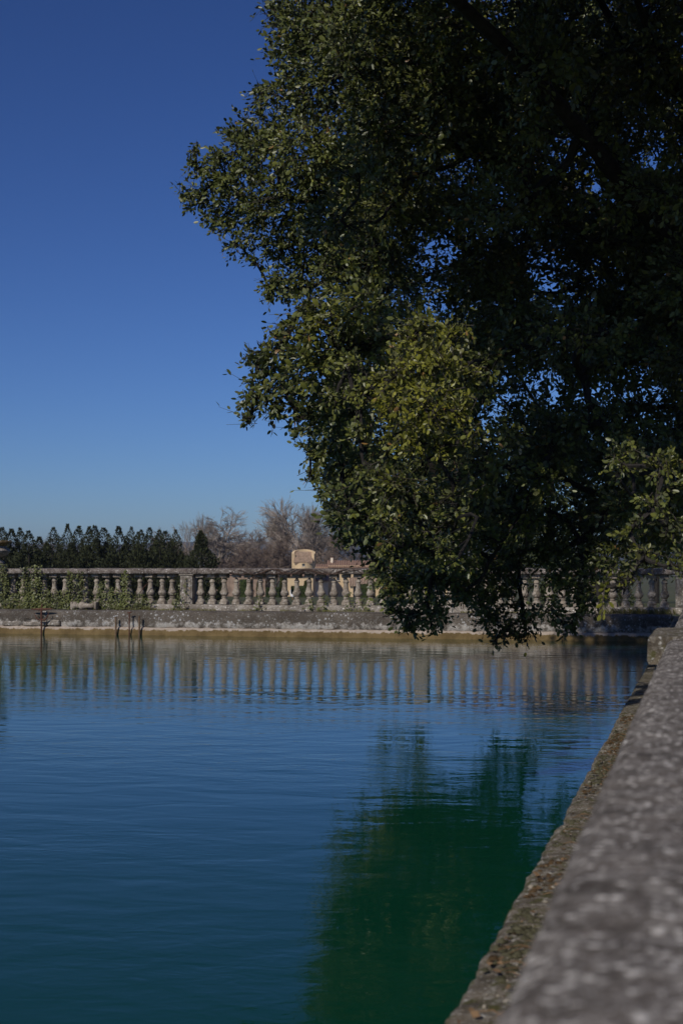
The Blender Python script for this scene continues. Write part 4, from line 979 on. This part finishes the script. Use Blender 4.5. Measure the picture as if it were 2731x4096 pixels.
# main house
ref = bt_thing('house', 'cream farmhouse with long tiled roof and chimney behind the balustrade', 1400, 206.0); ho = ref[0]
loc_box(1312, 1520, 2262, 2420, 206, 7, ref, 'cream', 'wall', ho)
loc_box(1255, 1311, 2268, 2420, 207, 6, ref, 'cream', 'wall', ho)
ro = tile_roof(ref, 1308, 1700, 2268, 2243, 205.8, 4.5, 'tile', ho)
tile_roof(ref, 1262, 1316, 2272, 2258, 206.8, 4.0, 'tile', ho)
c = loc_box(1322, 1332, 2231, 2252, 208.5, .4, ref, 'white_wall', 'chimney', ho)
loc_box(1320, 1334, 2229, 2231.0, 208.45, .5, ref, 'tile', 'chimney_cap', ho)
loc_box(1255, 1312, 2320, 2420, 203.0, 3.6, ref, 'white_wall', 'wall', ho)
tile_roof(ref, 1250, 1316, 2322, 2298, 202.8, 3.6, 'tile', ho)
loc_box(1521, 1700, 2270, 2420, 206.2, 6, ref, 'white_wall', 'wall', ho)
for px0, px1, py0, py1 in ((1345, 1357, 2296, 2322), (1372, 1384, 2296, 2322), (1545, 1558, 2296, 2322), (1600, 1613, 2296, 2322), (1545, 1560, 2355, 2395)):
    wv = loc_box(px0, px1, py0, py1, 205.93, .1, ref, 'frame', 'window', ho, .005)
    loc_box(px0 + 1.5, px1 - 1.5, py0 + 1.5, py1 - 1.5, 205.9, .1, ref, 'darkwin', 'pane', wv, .004)
    loc_box(px0 - 1.5, px1 + 1.5, py1, py1 + 2, 205.8, .2, ref, 'white_wall', 'sill', wv, .004)
# lean-to with the barred door
ref = bt_thing('lean_to', 'low tiled lean-to with a barred dark door in front of the farmhouse', 1440, 198.0); le = ref[0]
loc_box(1400, 1412, 2342, 2420, 198, 4, ref, 'cream', 'wall', le)
loc_box(1434, 1500, 2342, 2420, 198, 4, ref, 'cream', 'wall', le)
loc_box(1412.5, 1433.5, 2390, 2420, 198.05, 3.9, ref, 'cream', 'threshold', le)
d_ = loc_box(1412.5, 1433.5, 2342, 2389.5, 198.5, .1, ref, 'darkwin', 'door', le)
for i in range(4): loc_box(1415 + i * 5, 1416.2 + i * 5, 2344, 2389, 198.3, .05, ref, 'frame', 'bar', d_, .004)
tile_roof(ref, 1396, 1506, 2341, 2312, 197.9, 4.2, 'oldtile', le)
# pink stone garden wall and outbuilding on the left
ref = bt_thing('garden_wall', 'blotchy pink stone building wall behind the bare thicket', 960, 192.0); gw = ref[0]
loc_box(862, 1010, 2300, 2420, 192, 1.0, ref, 'pinkwall', 'wall', gw)
loc_box(1011, 1062, 2318, 2420, 192.2, 1.0, ref, 'pinkwall', 'wall', gw)
loc_box(858, 1014, 2296, 2299.8, 191.8, 1.4, ref, 'tile', 'coping', gw)
ref = bt_thing('outbuilding', 'orange rendered outbuilding at the foot of the round tower', 1200, 199.0); ou = ref[0]
loc_box(1150, 1252, 2300, 2420, 194, 2.0, ref, 'cream', 'wall', ou)
tile_roof(ref, 1146, 1256, 2301, 2292, 193.9, 2.2, 'tile', ou)
wv = loc_box(1225, 1236, 2318, 2334, 193.93, .1, ref, 'darkwin', 'window', ou, .005)
ref = bt_thing('house', 'cream house behind the oak tips at the right of the farmhouse', 1800, 210.0); h2 = ref[0]
loc_box(1705, 1900, 2262, 2420, 212, 7, ref, 'cream', 'wall', h2)
tile_roof(ref, 1700, 1906, 2262, 2236, 211.8, 4.5, 'tile', h2)
for px0 in (1730, 1780, 1830):
    wv = loc_box(px0, px0 + 13, 2300, 2326, 211.93, .1, ref, 'frame', 'window', h2, .005); loc_box(px0 + 1.5, px0 + 11.5, 2301.5, 2324.5, 211.9, .1, ref, 'darkwin', 'pane', wv, .004)

# white goose on the lawn
GD = 97.0; g0 = gzl(GD)
go = thing('goose', 'white goose with upright neck on the lawn, seen between balusters', 'goose', lev((1169 - CX) / F * GD, GD, g0), None, YAW)
b = MB(); b.tube([(.26, 0, .36), (.18, 0, .32), (.05, 0, .29), (-.06, 0, .32), (-.10, 0, .40), (-.115, 0, .52), (-.11, 0, .62), (-.125, 0, .675), (-.165, 0, .68)],
               [.01, .075, .13, .095, .055, .035, .032, .042, .015], 12); obj('body', b, M['white'], go, True, world=False)
obj('beak', MB().tube([(-.16, 0, .68), (-.215, 0, .665)], [.016, .005], 7), M['beak'], go, world=False)
for s_ in (-.05, .05): obj('leg', MB().tube([(.03, s_, .22), (.03, s_, .01), (-.04, s_, .008)], [.014, .011, .008], 6), M['beak'], go, world=False)

# ------------------------------------------------------------------ air
hz = bpy.data.materials.new('haze'); hz.use_nodes = True; hn = hz.node_tree.nodes; hl = hz.node_tree.links
hn.remove(hn['Principled BSDF']); pv = hn.new('ShaderNodeVolumePrincipled')
pv.inputs['Color'].default_value = (0.70, 0.80, 1.0, 1); pv.inputs['Density'].default_value = 0.00016; pv.inputs['Anisotropy'].default_value = 0.2
hl.new(pv.outputs[0], hn['Material Output'].inputs['Volume'])
b = MB(); b.box(-7600, 7600, -3600, 9600, -9, 86)
HAZE = True
if HAZE: tag(obj('haze', b, hz), 'pale blue air haze over the plain', 'haze', kind='stuff')
